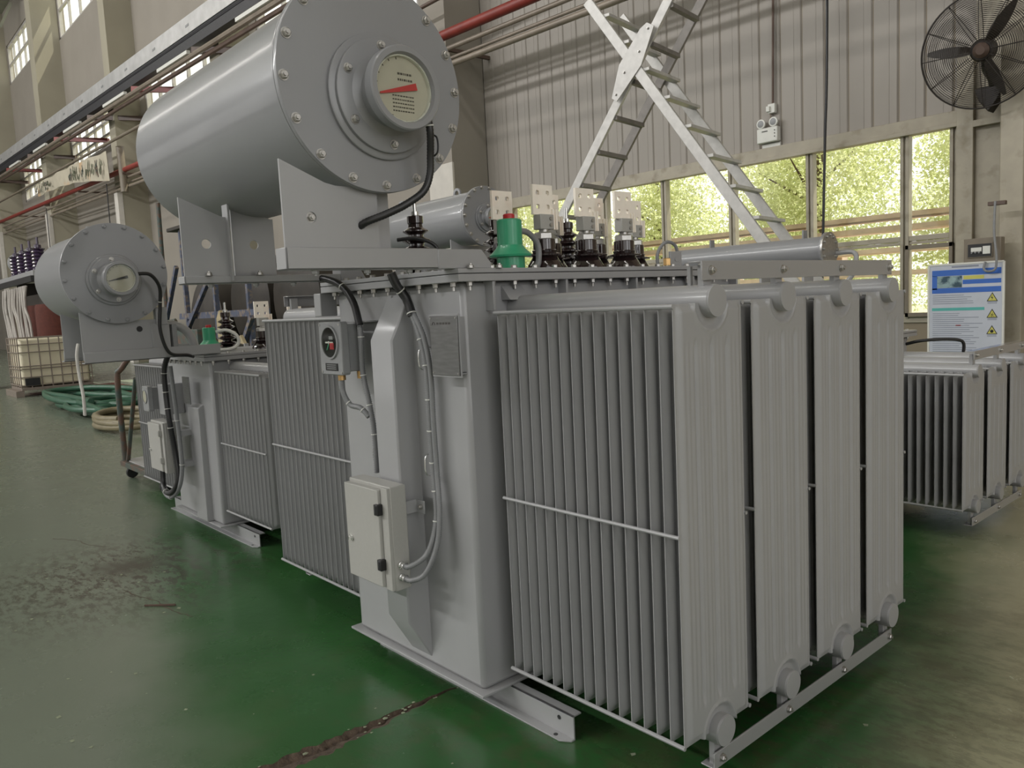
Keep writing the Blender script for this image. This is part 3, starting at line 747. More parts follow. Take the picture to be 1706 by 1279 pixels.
def clip_tie(parent, p, d, r, m=WHITEP):
    MB().lathe(p, d, [(r * 1.12, 0), (r * 1.12, 0.004)], 10).build('cable_tie', m, parent)
def conduit(T, pts, r, ties=(), m=COND, corr=0.24, name='conduit'):
    o = MB().tube(pts, r, 10, corr, r * 0.36 if corr else r * 1.2).build(name, m, T, ang=80)
    P = smooth(pts, 0.01)
    for t in ties:
        i = min(int(t * (len(P) - 1)), len(P) - 2); clip_tie(o, P[i], P[i + 1] - P[i], r)
    return o
def control_box(T, x0, x1, y0, y1, z0, z1, rivet=True, hinge=BLACK):
    """door faces -y at y0; hinges at x1"""
    B = MB().box(x0, x1, y0 + 0.025, y1, z0, z1).build('control_box', BOXP, T, bevel=0.004)
    MB().box(x0 + 0.002, x1 - 0.05, y0, y0 + 0.024, z0 + 0.012, z1 - 0.014).build('door', BOXP, B, bevel=0.003)
    MB().box(x1 - 0.046, x1 - 0.002, y0 + 0.012, y0 + 0.026, z0 + .004, z1 - .004).build('edge_strip', BOXP, B, bevel=0.002)
    h = z1 - z0
    for f in (0.20, 0.73):
        m = MB(); m.box(x1 - 0.062, x1 - 0.036, y0 - 0.012, y0 + 0.012, z0 + h * f, z0 + h * f + 0.042)
        m.cyl((x1 - 0.047, y0 - 0.006, z0 + h * f + .004), (x1 - 0.047, y0 - 0.006, z0 + h * f + 0.038), 0.009, 10)
        m.build('hinge', hinge, B, bevel=0.002)
    m = MB(); m.lathe((x0 + 0.035, y0, z0 + h * 0.42), (0, -1, 0), [(0.013, 0), (0.013, 0.004), (0.009, 0.005), (0.009, 0.012), (0.006, 0.013)], 20); m.build('lock', BRIGHT, B)
    return B
def temp_gauge(T, x0, x1, y0, y1, z0, z1, zc, rz, small=False):
    c = 0.025; 
    pts = [(x0 + .008, y0, z0), (x1 - .008, y0, z0), (x1, y0, z0 + .01), (x1, y0, z1 - .01), (x1 - .008, y0, z1), (x0 + .008, y0, z1), (x0, y0, z1 - .01), (x0, y0, z0 + .01)]
    B = MB().prism(pts, (0, 0.035, 0)).build('temperature_gauge', GAUGEP, T, bevel=0.004)
    MB().box(x0 + .012, x1 - .012, y0 + .034, y1, z0 + .012, z1 - .012).build('housing', GAUGEP, B, bevel=0.004)
    xc = (x0 + x1) / 2; r = (x1 - x0) * 0.335
    m = MB(); m.lathe((xc, y0 - 0.007, zc), (0, 1, 0), [(r * 1.12, 0), (r * 1.14, 0.007)], 40, cap=False); m.lathe((xc, y0 - 0.007, zc), (0, 1, 0), [(r * 1.12, 0), (r, 0.0), (r * .98, 0.006)], 40, cap=False); m.build('bezel', GAUGEP, B)
    MB().lathe((xc, y0 - 0.003, zc), (0, 1, 0), [(r, 0), (r, 0.001)], 40).build('dial', DIAL if small else DIALB, B)
    if not small:
        MB().box(xc - r * .5, xc + r * .5, y0 - 0.0055, y0 - 0.004, zc - 0.003, zc + 0.003).build('needle', WHITEP, B)
        MB().box(xc + r * .1, xc + r * .6, y0 - 0.006, y0 - 0.0045, zc - 0.028, zc - 0.002).build('red_flag', RED, B)
        MB().box(xc + r * .0, xc + r * .5, y0 - 0.005, y0 - 0.004, zc + 0.012, zc + 0.026).build('legend', COND, B)
        MB().bar((xc - r * .35, y0 - 0.005, zc - r * .5), (xc, y0 - 0.005, zc), 0.001, 0.005).build('green_hand', GREEN, B)
        MB().lathe((xc, y0 - 0.007, zc), (0, 1, 0), [(0.006, 0), (0.006, 0.003)], 12).build('hub', BRIGHT, B)
        fr = MB(); a, b, c2, d = x0 + .045, x1 - .04, z0 + 0.018, z0 + 0.048
        fr.box(a, b, y0 - 0.003, y0, c2, d); fr.build('label_window', BLACK, B)
        for k in range(3): MB().box(a + .012, b - .012, y0 - 0.0036, y0 - 0.003, c2 + 0.006 + k * .008, c2 + 0.009 + k * .008).build('legend', COND, B)
    g = MB(); g.lathe((xc, y0 - 0.006, zc), (0, 1, 0), [(r, 0), (r, 0.0012)], 32); g.build('glass', GLASS, B)
    for sx in (x0 + .012, x1 - .012):
        for sz in (z0 + .012, z1 - .012): MB().lathe((sx, y0 - .002, sz), (0, 1, 0), [(0.005, 0), (0.005, 0.003)], 8).build('screw', STEEL, B)
    return B

# ------------------------------------------------------------------ main transformer
def finish(T):
    for o in list(bpy.data.objects):
        if o.parent == T: o.matrix_parent_inverse = Matrix.Translation(-T.location)
T = empty('power_transformer', (-1.28, 0.76, 0), 'large grey power transformer in the foreground, tallest, with its gauge nearest the camera', 'transformer')
X0, X1, Y0, Y1, ZF, ZL = -1.72, -0.84, -0.08, 1.60, 0.09, 1.645
transformer_body(T, X0, X1, Y0, Y1, ZF, ZL)
FM = fin_mesh(0.34, 1.308, 0.17, 0.048)
yb = (0.0, 0.398, 0.794, 1.188)
for y in yb:
    radiator(T, 0.0, y, 0.34, 0.185, 1.493, 16, 0.05, 1, X1, fm=FM)
    radiator(T, -2.655, y, 0.34, 0.185, 1.493, 18, 0.05, -1, X0, fm=FM)
yc = [y + 0.17 for y in yb]
rail(T, 'top_rail', 0.008, 0.125, 1.385, 1.585, 0.056, yc, 1)
rail(T, 'bottom_rail', 0.008, 0.13, 1.385, 0.092, 0.052, yc, 1)
rail(T, 'top_rail', -2.663, 0.125, 1.385, 1.585, 0.056, yc, -1)
rail(T, 'bottom_rail', -2.663, 0.13, 1.385, 0.092, 0.052, yc, -1)
skid(T, -1.68, -0.49, 0.03, ZF)
skid(T, -1.68, -0.49, 1.48, ZF, front=1)
# gussets under the rim along the radiator side
for y in (0.03, 0.40, 0.82, 1.22, 1.57):
    MB().box(X1 - .01, X1 + 0.045, y - 0.006, y + 0.006, ZL - 0.15, ZL - 0.045).build('gusset', GREY, T, bevel=0.002)
MB().prism([(X1, 0.10, 1.53), (X1 + 0.05, 0.10, 1.53), (X1, 0.10, 1.585)], (0, 0.10, 0)).build('gusset', GREY, T, bevel=0.002)
# column on the end wall
m = MB(); m.prism([(-1.31, -0.18, 0.30), (-1.31, Y0 + .01, ZF + .025), (-1.31, Y0 + .01, 1.598), (-1.31, -0.18, 1.40)], (0.15, 0, 0))
m.build('stiffener_column', GREY, T, bevel=0.007)
# control box
B = control_box(T, -1.405, -1.11, -0.285, -0.19, 0.462, 0.862)
m = MB(); m.box(-1.13, -1.075, -0.135, -0.13, 0.74, 0.79); m.box(-1.13, -1.125, -0.20, -0.13, 0.74, 0.79)
m.build('box_bracket', GREY, T, bevel=0.002)
MB().box(-1.36, -1.14, -0.19, -0.178, 0.55, 0.60).build('box_bracket', GREY, T)
inst('bolt', bolt_mesh((0, -1, 0), 0.009, STEEL), B, (-1.095, -0.136, 0.765))
for z in (0.515, 0.562):
    m = MB(); m.lathe((-1.11, -0.235, z), (1, 0, 0), [(0.014, 0), (0.014, 0.012), (0.012, 0.013), (0.012, 0.026), (0.0145, 0.028), (0.0145, 0.036)], 12); m.build('cable_gland', BRIGHT, B)
conduit(T, [(-1.08, -0.235, 0.562), (-1.055, -0.225, 0.565), (-1.02, -0.18, 0.60), (-1.005, -0.15, 0.67), (-1.005, -0.13, 0.76), (-1.025, -0.12, 0.92), (-1.028, -0.12, 1.10), (-1.028, -0.12, 1.28), (-1.055, -0.12, 1.40), (-1.095, -0.125, 1.50)], 0.0115, (.22, .33, .44, .56, .68, .80, .9))
conduit(T, [(-1.08, -0.235, 0.515), (-1.05, -0.225, 0.512), (-1.01, -0.19, 0.54), (-0.985, -0.15, 0.64), (-0.985, -0.13, 0.76), (-1.007, -0.115, 0.92), (-1.01, -0.115, 1.10), (-1.01, -0.115, 1.28), (-1.04, -0.115, 1.41), (-1.085, -0.125, 1.50)], 0.0115, ())
conduit(T, [(-1.09, -0.125, 1.49), (-1.115, -0.13, 1.555), (-1.125, -0.16, 1.60), (-1.13, -0.18, 1.65)], 0.017, (.1, .6), CABLE, 0)
# wire cable eyes on the wall
for (x, z) in ((-1.052, 1.33), (-1.052, 0.93), (-1.415, 0.93)):
    MB().tube([(x, -0.078, z - .04), (x - .0, -0.125, z - .038), (x, -0.135, z), (x, -0.125, z + .038), (x, -0.078, z + .04)], 0.003, 6).build('wire_guide', BRIGHT, T, ang=80)
# left conduit
conduit(T, [(-1.70, -0.21, 1.66), (-1.62, -0.18, 1.655), (-1.53, -0.16, 1.62), (-1.465, -0.15, 1.55), (-1.43, -0.15, 1.46)], 0.015, (.5,), CABLE, 0)
conduit(T, [(-1.43, -0.15, 1.46), (-1.425, -0.15, 1.40), (-1.43, -0.15, 1.27), (-1.405, -0.145, 1.15), (-1.39, -0.14, 1.03), (-1.39, -0.14, 0.86)], 0.0125, (.1, .35, .55, .75))
conduit(T, [(-1.512, -0.20, 1.27), (-1.515, -0.20, 1.20), (-1.49, -0.185, 1.14), (-1.44, -0.165, 1.125), (-1.405, -0.15, 1.09)], 0.0115, (.55, .85), COND, 0.05)
TG = temp_gauge(T, -1.635, -1.452, -0.225, -0.14, 1.262, 1.478, 1.395, 0.08)
MB().box(-1.60, -1.40, -0.14, Y0 + .005, 1.47, 1.476).build('gauge_bracket', GREY, T, bevel=0.002)
MB().cyl((-1.512, -0.20, 1.262), (-1.512, -0.20, 1.24), 0.016, 14).build('cable_gland', BRASS, TG)
MB().cyl((-1.45, -0.15, 1.275), (-1.45, -0.15, 1.245), 0.013, 14).build('cable_gland', BRASS, TG)
# nameplate with its bracket
N = MB().box(-0.945, -0.787, -0.152, -0.148, 1.278, 1.486).build('nameplate', NAMEP, T, bevel=0.001)
MB().box(-0.95, -0.782, -0.147, -0.142, 1.272, 1.492).build('backing_plate', GREY, N)
m = MB(); m.box(-0.845, -0.84, -0.142, Y0 + .004, 1.285, 1.48); m.box(-0.93, -0.84, -0.142, Y0 + .004, 1.276, 1.281); m.build('plate_bracket', GREY, N, bevel=0.001)
MB().tube([(-0.93, -0.1525, 1.455), (-0.926, -0.1525, 1.463), (-0.918, -0.1525, 1.463), (-0.914, -0.1525, 1.455)], 0.0013, 6).build('emblem', INK, N)
for k in range(5): MB().box(-0.905 + k * .017, -0.893 + k * .017, -0.1527, -0.152, 1.456, 1.463).build('engraved_character', INK, N)
for px in (-0.938, -0.794):
    for pz in (1.286, 1.478): MB().lathe((px, -0.152, pz), (0, -1, 0), [(0.003, 0), (0.003, 0.002)], 8).build('rivet', STEEL, N)
# cantilever beams for the conservator
def beam(x0, x1, ya, yb_, z0, h, name='support_beam'):
    t = 0.007
    m = MB(); m.box(x1 - t, x1, ya, yb_, z0, z0 + h); m.box(x0, x1, ya, yb_, z0, z0 + t); m.box(x0, x1, ya, ya + t, z0, z0 + h)
    return m.build(name, GREY, T, bevel=0.003)
beam(-0.87, -0.80, -0.748, -0.205, 1.646, 0.066)
m = MB(); m.prism([(-0.805, -0.20, 1.645), (-0.805, 0.03, 1.645), (-0.805, 0.03, 1.665), (-0.805, -0.01, 1.711), (-0.805, -0.20, 1.711)], (-0.07, 0, 0)); m.build('lid_bracket', GREY, T, bevel=0.003)
beam(-1.71, -1.64, -0.748, -0.10, 1.646, 0.03, 'support_beam')
m = MB(); m.prism([(-1.64, -0.10, 1.645), (-1.64, 0.03, 1.645), (-1.64, -0.01, 1.711), (-1.64, -0.10, 1.711)], (-0.07, 0, 0)); m.build('lid_bracket', GREY, T, bevel=0.003)
for y in (-0.03, -0.16): inst('bolt', bolt_mesh((0, 0, 1), 0.011, STEEL), T, (-0.785, y + .08, ZL))
for y in (-0.64, -0.46, -0.30):
    inst('bolt', bolt_mesh((0, 0, -1), 0.011, GREY), T, (-0.835, y, 1.646)); inst('bolt', bolt_mesh((0, 0, -1), 0.011, GREY), T, (-1.675, y, 1.646))
CY, CZ, RR = -0.425, 2.205, 0.302
conservator(T, -0.772, -2.14, CY, CZ, RR, 0.325, 16, None, -0.405, 2.168, 0.122, -0.635, 0, 0, 0, (-1.05, -1.72), dial_angle=14, deg0=3)
saddle(T, -0.815, CY, CZ, RR, -0.745, -0.425, 1.712, -0.56, hole=(-0.655, 1.80, 0.016))
saddle(T, -0.86, CY, CZ, RR, -0.42, -0.355, 1.66, -0.56)
saddle(T, -1.652, CY, CZ, RR, -0.745, -0.575, 1.654, -0.56, hole=(-0.655, 1.795, 0.018))
saddle(T, -1.672, CY, CZ, RR, -0.545, -0.375, 1.654, -0.56, hole=(-0.46, 1.795, 0.018))
MB().box(-1.672, -1.62, -0.575, -0.567, 1.654, 1.95).build('saddle_rib', GREY, T, bevel=0.001)
for y in (-0.66, -0.46):
    m = MB(); m.box(-1.642, -1.615, y - .02, y + .02, 1.676, 1.681); inst('bolt', bolt_mesh((0, 0, 1), 0.011, STEEL), T, (-1.63, y, 1.676))
inst('bolt', bolt_mesh((1, 0, 0), 0.012, STEEL), T, (-0.813, -0.655, 1.80))
# gauge cable
conduit(T, [(-0.665, -0.312, 2.095), (-0.668, -0.305, 2.05), (-0.69, -0.293, 1.99), (-0.70, -0.293, 1.93), (-0.71, -0.315, 1.88), (-0.73, -0.37, 1.84), (-0.76, -0.43, 1.81), (-0.79, -0.478, 1.79), (-0.82, -0.49, 1.775)], 0.0125, (.06,), CABLE, 0.12)
MB().tube([(-0.70, -0.285, 2.055), (-0.68, -0.272, 2.045), (-0.68, -0.272, 2.0), (-0.70, -0.285, 1.985)], 0.003, 6).build('wire_guide', BLACK, T, ang=80)
# bushings and fittings on the lid
for y in (0.485, 0.735, 0.985): bushing_lv(T, -1.0, y, ZL)
for y in (0.44, 0.72, 1.02, 1.30): bushing_lv(T, -1.2, y, ZL)
for y in (0.20, 0.66, 1.13): bushing_hv(T, -1.5, y, ZL, 1.15, 5, 0.2)
relief_valve(T, -0.93, 0.235, ZL, 0.93)
conduit(T, [(-0.94, 0.29, ZL + .15), (-0.95, 0.35, ZL + .145), (-0.95, 0.40, ZL + .10), (-0.95, 0.40, ZL + .03), (-0.95, 0.38, ZL)], 0.012, (), COND, 0, 'vent_hose')
conduit(T, [(-1.42, 0.05, 1.80), (-1.35, 0.1, 1.80), (-1.30, 0.16, 1.76), (-1.30, 0.17, 1.65)], 0.008, (), CABLE, 0, 'earth_lead')
m = MB(); m.prism([(-0.93, 1.215, ZL), (-0.93, 1.30, ZL), (-0.93, 1.30, ZL + .075), (-0.93, 1.215, ZL + .075)], (0.012, 0, 0)); m.cyl((-0.917, 1.257, ZL + .04), (-0.915, 1.257, ZL + .04), 0.012, 14)
m.build('lifting_lug', GREY, T, bevel=0.002)
conduit(T, [(-0.98, 1.20, ZL), (-0.98, 1.20, ZL + .07), (-0.96, 1.235, ZL + .12), (-0.95, 1.30, ZL + .10), (-0.95, 1.32, ZL)], 0.008, (), COND, 0, 'vent_hose')
MB().lathe((-0.15, 0.18, 1.61), (0, 0, 1), [(0.012, 0), (0.012, 0.02), (0.009, 0.022)], 6).build('brass_plug', BRASS, T)
MB().cyl((-0.06, 0.17, 1.54), (-0.06, 0.17, 1.60), 0.008, 8).build('vent_pipe', GREY, T)
MB().box(-1.82, -1.76, -0.14, -0.06, 1.50, 1.60).build('lifting_lug', GREY, T, bevel=0.004)
# oil pipe between conservator and lid
MB().tube([(-1.25, -0.43, 1.93), (-1.25, -0.42, 1.74), (-1.25, -0.34, 1.69), (-1.25, -0.05, 1.688), (-1.25, 0.04, 1.68), (-1.25, 0.05, 1.64)], 0.018, 14).build('oil_pipe', GREY, T, ang=80)
finish(T)

# ------------------------------------------------------------------ second transformer, left
T = empty('power_transformer', (-4.375, 0.9, 0), 'smaller grey power transformer on the left, with a short round conservator drum', 'transformer')
X0, X1, Y0, Y1, ZF, ZL = -4.79, -3.955, 0.172, 1.65, 0.09, 1.275
transformer_body(T, X0, X1, Y0, Y1, ZF, ZL)
FM2 = fin_mesh(0.34, 0.952, 0.17, 0.045)
for y in (0.178, 0.576, 0.974):
    radiator(T, -3.175, y, 0.34, 0.213, 1.165, 13, 0.0565, 1, X1, fm=FM2, hr=0.045)
    radiator(T, -5.645, y, 0.34, 0.213, 1.165, 14, 0.0565, -1, X0, fm=FM2, hr=0.045)
skid(T, -5.2, -3.58, 0.26, ZF); skid(T, -5.2, -3.58, 1.5, ZF, front=1)
MB().prism([(-4.33, 0.13, ZF + .01), (-4.33, 0.18, ZF + .01), (-4.33, 0.18, 0.93), (-4.33, 0.13, 0.90)], (0.20, 0, 0)).build('stiffener_column', GREY, T, bevel=0.006)
B = control_box(T, -4.70, -4.395, -0.04, 0.075, 0.435, 0.80, hinge=BOXP)
for z in (0.50, 0.72): MB().box(-4.395, -4.30, 0.06, 0.172, z - .02, z + .02).build('box_bracket', GREY, T, bevel=0.002)
temp_gauge(T, -4.79, -4.655, -0.03, 0.05, 0.86, 1.045, .97, .06, small=True)
MB().box(-4.62, -4.5, 0.03, 0.17, 0.84, 1.06).build('instrument_housing', GREY, T, bevel=0.004)
MB().box(-4.30, -4.17, 0.10, 0.105, 0.93, 1.12).build('nameplate', NAMEP, T, bevel=0.001)
conduit(T, [(-4.30, 0.02, 1.27), (-4.34, 0.0, 1.17), (-4.35, 0.0, 1.0), (-4.33, 0.0, 0.82), (-4.34, 0.02, 0.6), (-4.32, 0.02, 0.42), (-4.35, 0.0, 0.33), (-4.45, -0.02, 0.29), (-4.56, -0.01, 0.33), (-4.58, 0.0, 0.44)], 0.02, (.1, .2, .3, .4, .85), CABLE, 0.1)
conduit(T, [(-4.27, 0.02, 1.20), (-4.29, 0.04, 0.82), (-4.28, 0.04, 0.5), (-4.32, 0.02, 0.34), (-4.45, 0.0, 0.255), (-4.56, -0.01, 0.29), (-4.60, 0.0, 0.44)], 0.016, (.3, .55, .8), COND, 0.15)
def beam2(x0, x1, ya, yb_, z0, h):
    m = MB(); m.box(x1 - .007, x1, ya, yb_, z0, z0 + h); m.box(x0, x1, ya, yb_, z0, z0 + .007); m.build('support_beam', GREY, T, bevel=0.002)
CY, CZ, RR = -0.388, 1.812, 0.28
beam2(-3.93, -3.86, -0.60, 0.22, 1.278, 0.068); beam2(-4.44, -4.37, -0.60, 0.22, 1.278, 0.068)
conservator(T, -3.83, -4.66, CY, CZ, RR, 0.302, 16, None, -0.403, 1.775, 0.10, -3.665, 0, 0, 0, (-4.35,), dial_angle=13, deg0=8, needle_red=False)
saddle(T, -3.885, CY, CZ, RR, -0.60, -0.16, 1.30, -0.4)
saddle(T, -4.36, CY, CZ, RR, -0.60, -0.16, 1.30, -0.4)
MB().cyl((-3.876, -0.27, 1.47), (-3.874, -0.27, 1.47), 0.018, 16).build('hole', BLACK, T)
m = MB(); m.box(-3.95, -3.87, -0.20, -0.09, 1.34, 1.50); m.box(-3.91, -3.86, -0.17, -0.10, 1.49, 1.60); m.build('valve_bracket', GREY, T, bevel=0.004)
MB().box(-3.96, -3.87, -.075, -.045, 1.34, 1.49).build('valve_bracket', COND, T, bevel=0.003)
conduit(T, [(-3.69, -0.31, 1.80), (-3.70, -0.23, 1.795), (-3.74, -0.17, 1.72), (-3.78, -0.165, 1.60), (-3.80, -0.17, 1.45), (-3.82, -0.12, 1.31), (-3.85, 0.0, 1.285), (-3.9, 0.05, 1.27)], 0.011, (.35,), CABLE, 0)
MB().tube([(-3.98, -0.10, 1.48), (-3.98, -0.03, 1.485), (-3.98, 0.05, 1.44), (-3.98, 0.09, 1.36), (-3.98, 0.10, 1.275)], 0.028, 14).build('oil_pipe', GREY, T, ang=80)
relief_valve(T, -4.30, 0.317, ZL, 0.85)
conduit(T, [(-4.28, 0.36, ZL + .14), (-4.24, .42, ZL + .15), (-4.20, .475, ZL + .11), (-4.20, .485, ZL + .05), (-4.21, .43, ZL + .015), (-4.26, .34, ZL + .015)], 0.012, (), WHITEP, 0, 'vent_hose')
bushing_hv(T, -4.5, 0.525, ZL, 1.2, 5, 0.2)
for y in (0.70, 0.96, 1.22): bushing_lv(T, -4.25, y, ZL, 1.15)
finish(T)

# ------------------------------------------------------------------ third transformer, right
T = empty('power_transformer', (-1.64, 3.7, 0), 'low grey transformer on the right below the wall notice, with a thin raised conservator', 'transformer')
X0, X1, Y0, Y1, ZF, ZL = -2.12, -1.16, 3.0, 4.45, 0.09, 1.165
transformer_body(T, X0, X1, Y0, Y1, ZF, ZL)
FM3 = fin_mesh(0.335, 0.80, 0.1675, 0.04)
yb = (3.07, 3.475, 3.88)
for y in yb:
    radiator(T, -0.30, y, 0.335, 0.19, 0.99, 15, 0.05, 1, X1, fm=FM3, hr=0.04, mid=False)
yc = [y + 0.1675 for y in yb]
rail(T, 'top_rail', -0.292, 3.2, 4.10, 1.085, 0.05, yc, 1)
rail(T, 'bottom_rail', -0.292, 3.2, 4.10, 0.10, 0.05, yc, 1)
skid(T, -2.3, -0.95, 3.1, ZF); skid(T, -2.3, -0.95, 4.3, ZF, front=1)
m = MB(); m.cyl((-1.20, 3.25, 1.165), (-1.20, 3.25, 1.20), 0.014, 10); m.build('cover_stud', STEEL, T)
MB().tube([(-1.16, 4.42, 1.06), (-1.05, 4.45, 1.085), (-0.92, 4.60, 1.085), (-0.86, 4.70, 1.06), (-0.86, 4.72, 0.98)], 0.012, 8).build('pipe', CABLE, T, ang=80)
cyc, czc, rc = 3.95, 1.80, 0.10
m = MB(); m.lathe((-2.9, cyc, czc), (1, 0, 0), [(rc, 0), (rc, 1.36)], 40); B = m.build('conservator', GREYB, T)
MB().lathe((-1.545, cyc, czc), (1, 0, 0), [(0.128, 0), (0.128, 0.012)], 48).build('body_flange', GREYB, B)
MB().lathe((-1.533, cyc, czc), (1, 0, 0), [(0.128, 0), (0.128, 0.014)], 48).build('end_cover', STEEL, B)
for k in range(12):
    a = 2 * PI * k / 12; inst('bolt', bolt_mesh((1, 0, 0), 0.010, STEEL), B, (-1.519, cyc + .105 * math.cos(a), czc + .105 * math.sin(a)))
for xx in (-1.72, -2.55): MB().box(xx - .006, xx + .006, cyc - .03, cyc + .03, czc + rc - .01, czc + rc + .06).build('lifting_eye', GREYB, B, bevel=0.002)
for xx in (-1.7, -2.06): MB().box(xx - .01, xx + .01, cyc - .07, cyc + .07, ZL, czc - .06).build('saddle_plate', GREY, T)
MB().tube([(-1.52, cyc + .1, czc - .03), (-1.40, cyc + .12, czc - .03), (-1.38, cyc + .12, czc - .1), (-1.45, cyc + .12, czc - .25), (-1.8, cyc + .12, 1.3), (-1.85, cyc + .12, 1.165)], 0.018, 10).build('oil_pipe', GREY, T, ang=80)
finish(T)

# ------------------------------------------------------------------ fourth transformer, behind the main one
T = empty('power_transformer', (-4.0, 3.3, 0), 'grey transformer behind the main one, only its drum and cover showing by the bushings', 'transformer')
X0, X1, Y0, Y1, ZF, ZL = -4.45, -3.6, 2.75, 4.1, 0.09, 1.60
transformer_body(T, X0, X1, Y0, Y1, ZF, ZL)
skid(T, -4.5, -3.3, 2.85, ZF); skid(T, -4.5, -3.3, 4.0, ZF, front=1)
conservator(T, -3.40, -4.85, 2.20, 2.195, 0.205, 0.232, 18, None, 2.2, 2.18, 0.075, -3.30, 0, 0, 0, (-3.75, -4.55), dial_angle=10)
for xx in (-3.62, -4.42):
    saddle(T, xx, 2.20, 2.195, 0.205, 2.0, 2.4, 1.60, 2.2)
    MB().box(xx - .05, xx + .02, 2.0, 3.0, 1.60, 1.66).build('support_beam', GREY, T, bevel=0.003)
finish(T)

# ------------------------------------------------------------------ ladder
KL = 7.5 / 6.5
L = empty('platform_ladder', (-2.749, 5.027, 0), 'tall crossed aluminium step ladder leaning in front of the window wall', 'ladder')
sv = Vector((0.9873, 0.159, 0)); rv = Vector((-0.159, 0.9873, 0)); P0 = Vector((-2.749, 5.027, 0)); WL = 0.68
def lp(s, w, z): return P0 + sv * s + rv * w + Vector((0, 0, z))
def zB(s): return 2.03 - 1.43 * s
def zA(s): return 5.72 + 1.40 * s
for w in (0.0, WL):
    m = MB(); m.bar(lp(1.40, w, zB(1.40)), lp(-1.84, w, zB(-1.84)), 0.045, 0.105, (0, 0, 1)); m.build('stile', ALU, L, bevel=0.004)
    m = MB(); w2 = w + (0.05 if w == 0 else -0.05)
    m.bar(lp(-4.08, w2, zA(-4.08)), lp(-0.45, w2, zA(-0.45)), 0.04, 0.10, (0, 0, 1)); m.build('stile', ALU if w == 0 else ALUD, L, bevel=0.004)
m = MB(); pts = []
c0 = Vector((-1.50, 3.60)); c1 = Vector((-1.13, 4.16))
def q2(s, z): return lp(s, -0.035, z)
m.prism([q2(-1.565, 3.60), q2(-1.50, 3.56), q2(-1.20, 3.86), q2(-1.04, 4.21), q2(-1.12, 4.26), q2(-1.20, 4.22), q2(-1.46, 3.92)], rv * 0.012)
pl_ = m.build('cross_plate', ALU, L, bevel=0.002)
for s, z in ((-1.51, 3.63), (-1.40, 3.83), (-1.22, 4.0), (-1.11, 4.20)):
    inst('bolt', bolt_mesh((rv.x * -1, rv.y * -1, 0), 0.012, STEEL), pl_, lp(s, -0.036, z))
k = 0
z = 0.28
while z < 4.6:
    s = (2.12 - z) / 1.43
    m = MB(); m.bar(lp(s + .02, 0, z), lp(s + .02, WL, z), 0.085, 0.032, (0, 0, 1)); m.build('rung', ALU, L, bevel=0.003)
    s2 = (z - 5.72) / 1.40
    if s2 < -1.35 or z > 4.0:
        m = MB(); m.bar(lp(s2, 0.05, z - .08), lp(s2, WL - .05, z - .08), 0.06, 0.045, (0, 0, 1)); m.build('rung', ALUD, L, bevel=0.003)
    z += 0.322
for s in (1.40, -4.08):
    for w in (0.0, WL): MB().lathe(lp(s, w + (.05 if s < 0 and w == 0 else 0), 0), (0, 0, 1), [(0.035, 0), (0.03, 0.05)], 12).build('foot', RUBBER, L)
L_loc = L.location.copy()
for o in list(bpy.data.objects):
    if o.parent == L: o.matrix_parent_inverse = Matrix.Translation(-L_loc)

# ------------------------------------------------------------------ wall fan
F = empty('wall_fan', (-1.68, 7.78, 3.45), 'black caged wall fan with three blades high on the right column', 'fan')
fc = Vector((-1.58, 7.25, 3.80)); fax = Vector((0.10, -0.97, -0.22)).normalized(); fr_ = 0.555
fu = fax.cross(Vector((0, 0, 1))).normalized(); fw = fax.cross(fu)
def fpt(r, a, t): return fc + (fu * math.cos(a) + fw * math.sin(a)) * r + fax * t
def torus(mb, r, t, th, n=56, seg=5):
    vs = []; fs = []
    for i in range(n):
        a = 2 * PI * i / n
        for k in range(seg):
            b = 2 * PI * k / seg; vs.append(fpt(r + th * math.cos(b), a, t + th * math.sin(b)))
    for i in range(n):
        for k in range(seg):
            fs.append((i * seg + k, ((i + 1) % n) * seg + k, ((i + 1) % n) * seg + (k + 1) % seg, i * seg + (k + 1) % seg))
    mb.add(vs, fs)
dome = lambda r: 0.11 * (1 - (r / fr_) ** 2) ** 0.6 if r < fr_ else 0
m = MB()
for sgn in (1, -1):
    for i in range(24):
        r = 0.12 + (fr_ - 0.12) * i / 24; torus(m, r, sgn * dome(r), 0.0022, 48, 4)
wg = m.build('wire_guard', FANM, F, ang=80); 
for sgn in (1, -1):
    for i in range(12):
        a = 2 * PI * i / 12; MB().tube([fpt(0.10, a, sgn * dome(0.10)), fpt(0.3, a, sgn * dome(0.3)), fpt(0.5, a, sgn * dome(0.5)), fpt(fr_, a, 0)], 0.004, 5, 0, 0.06).build('guard_spoke', FANM, F, ang=80)
m = MB(); torus(m, fr_, 0, 0.009, 64, 8); m.build('guard_rim', FANM, F, ang=80)
MB().lathe(fc - fax * 0.2, fax, [(0.07, 0), (0.11, 0.04), (0.11, 0.20), (0.09, 0.22)], 24).build('motor', FANM, F)
MB().lathe(fc - fax * 0.02, fax, [(0.075, 0), (0.075, 0.06), (0.04, 0.09)], 24).build('hub', PIPEB, F)
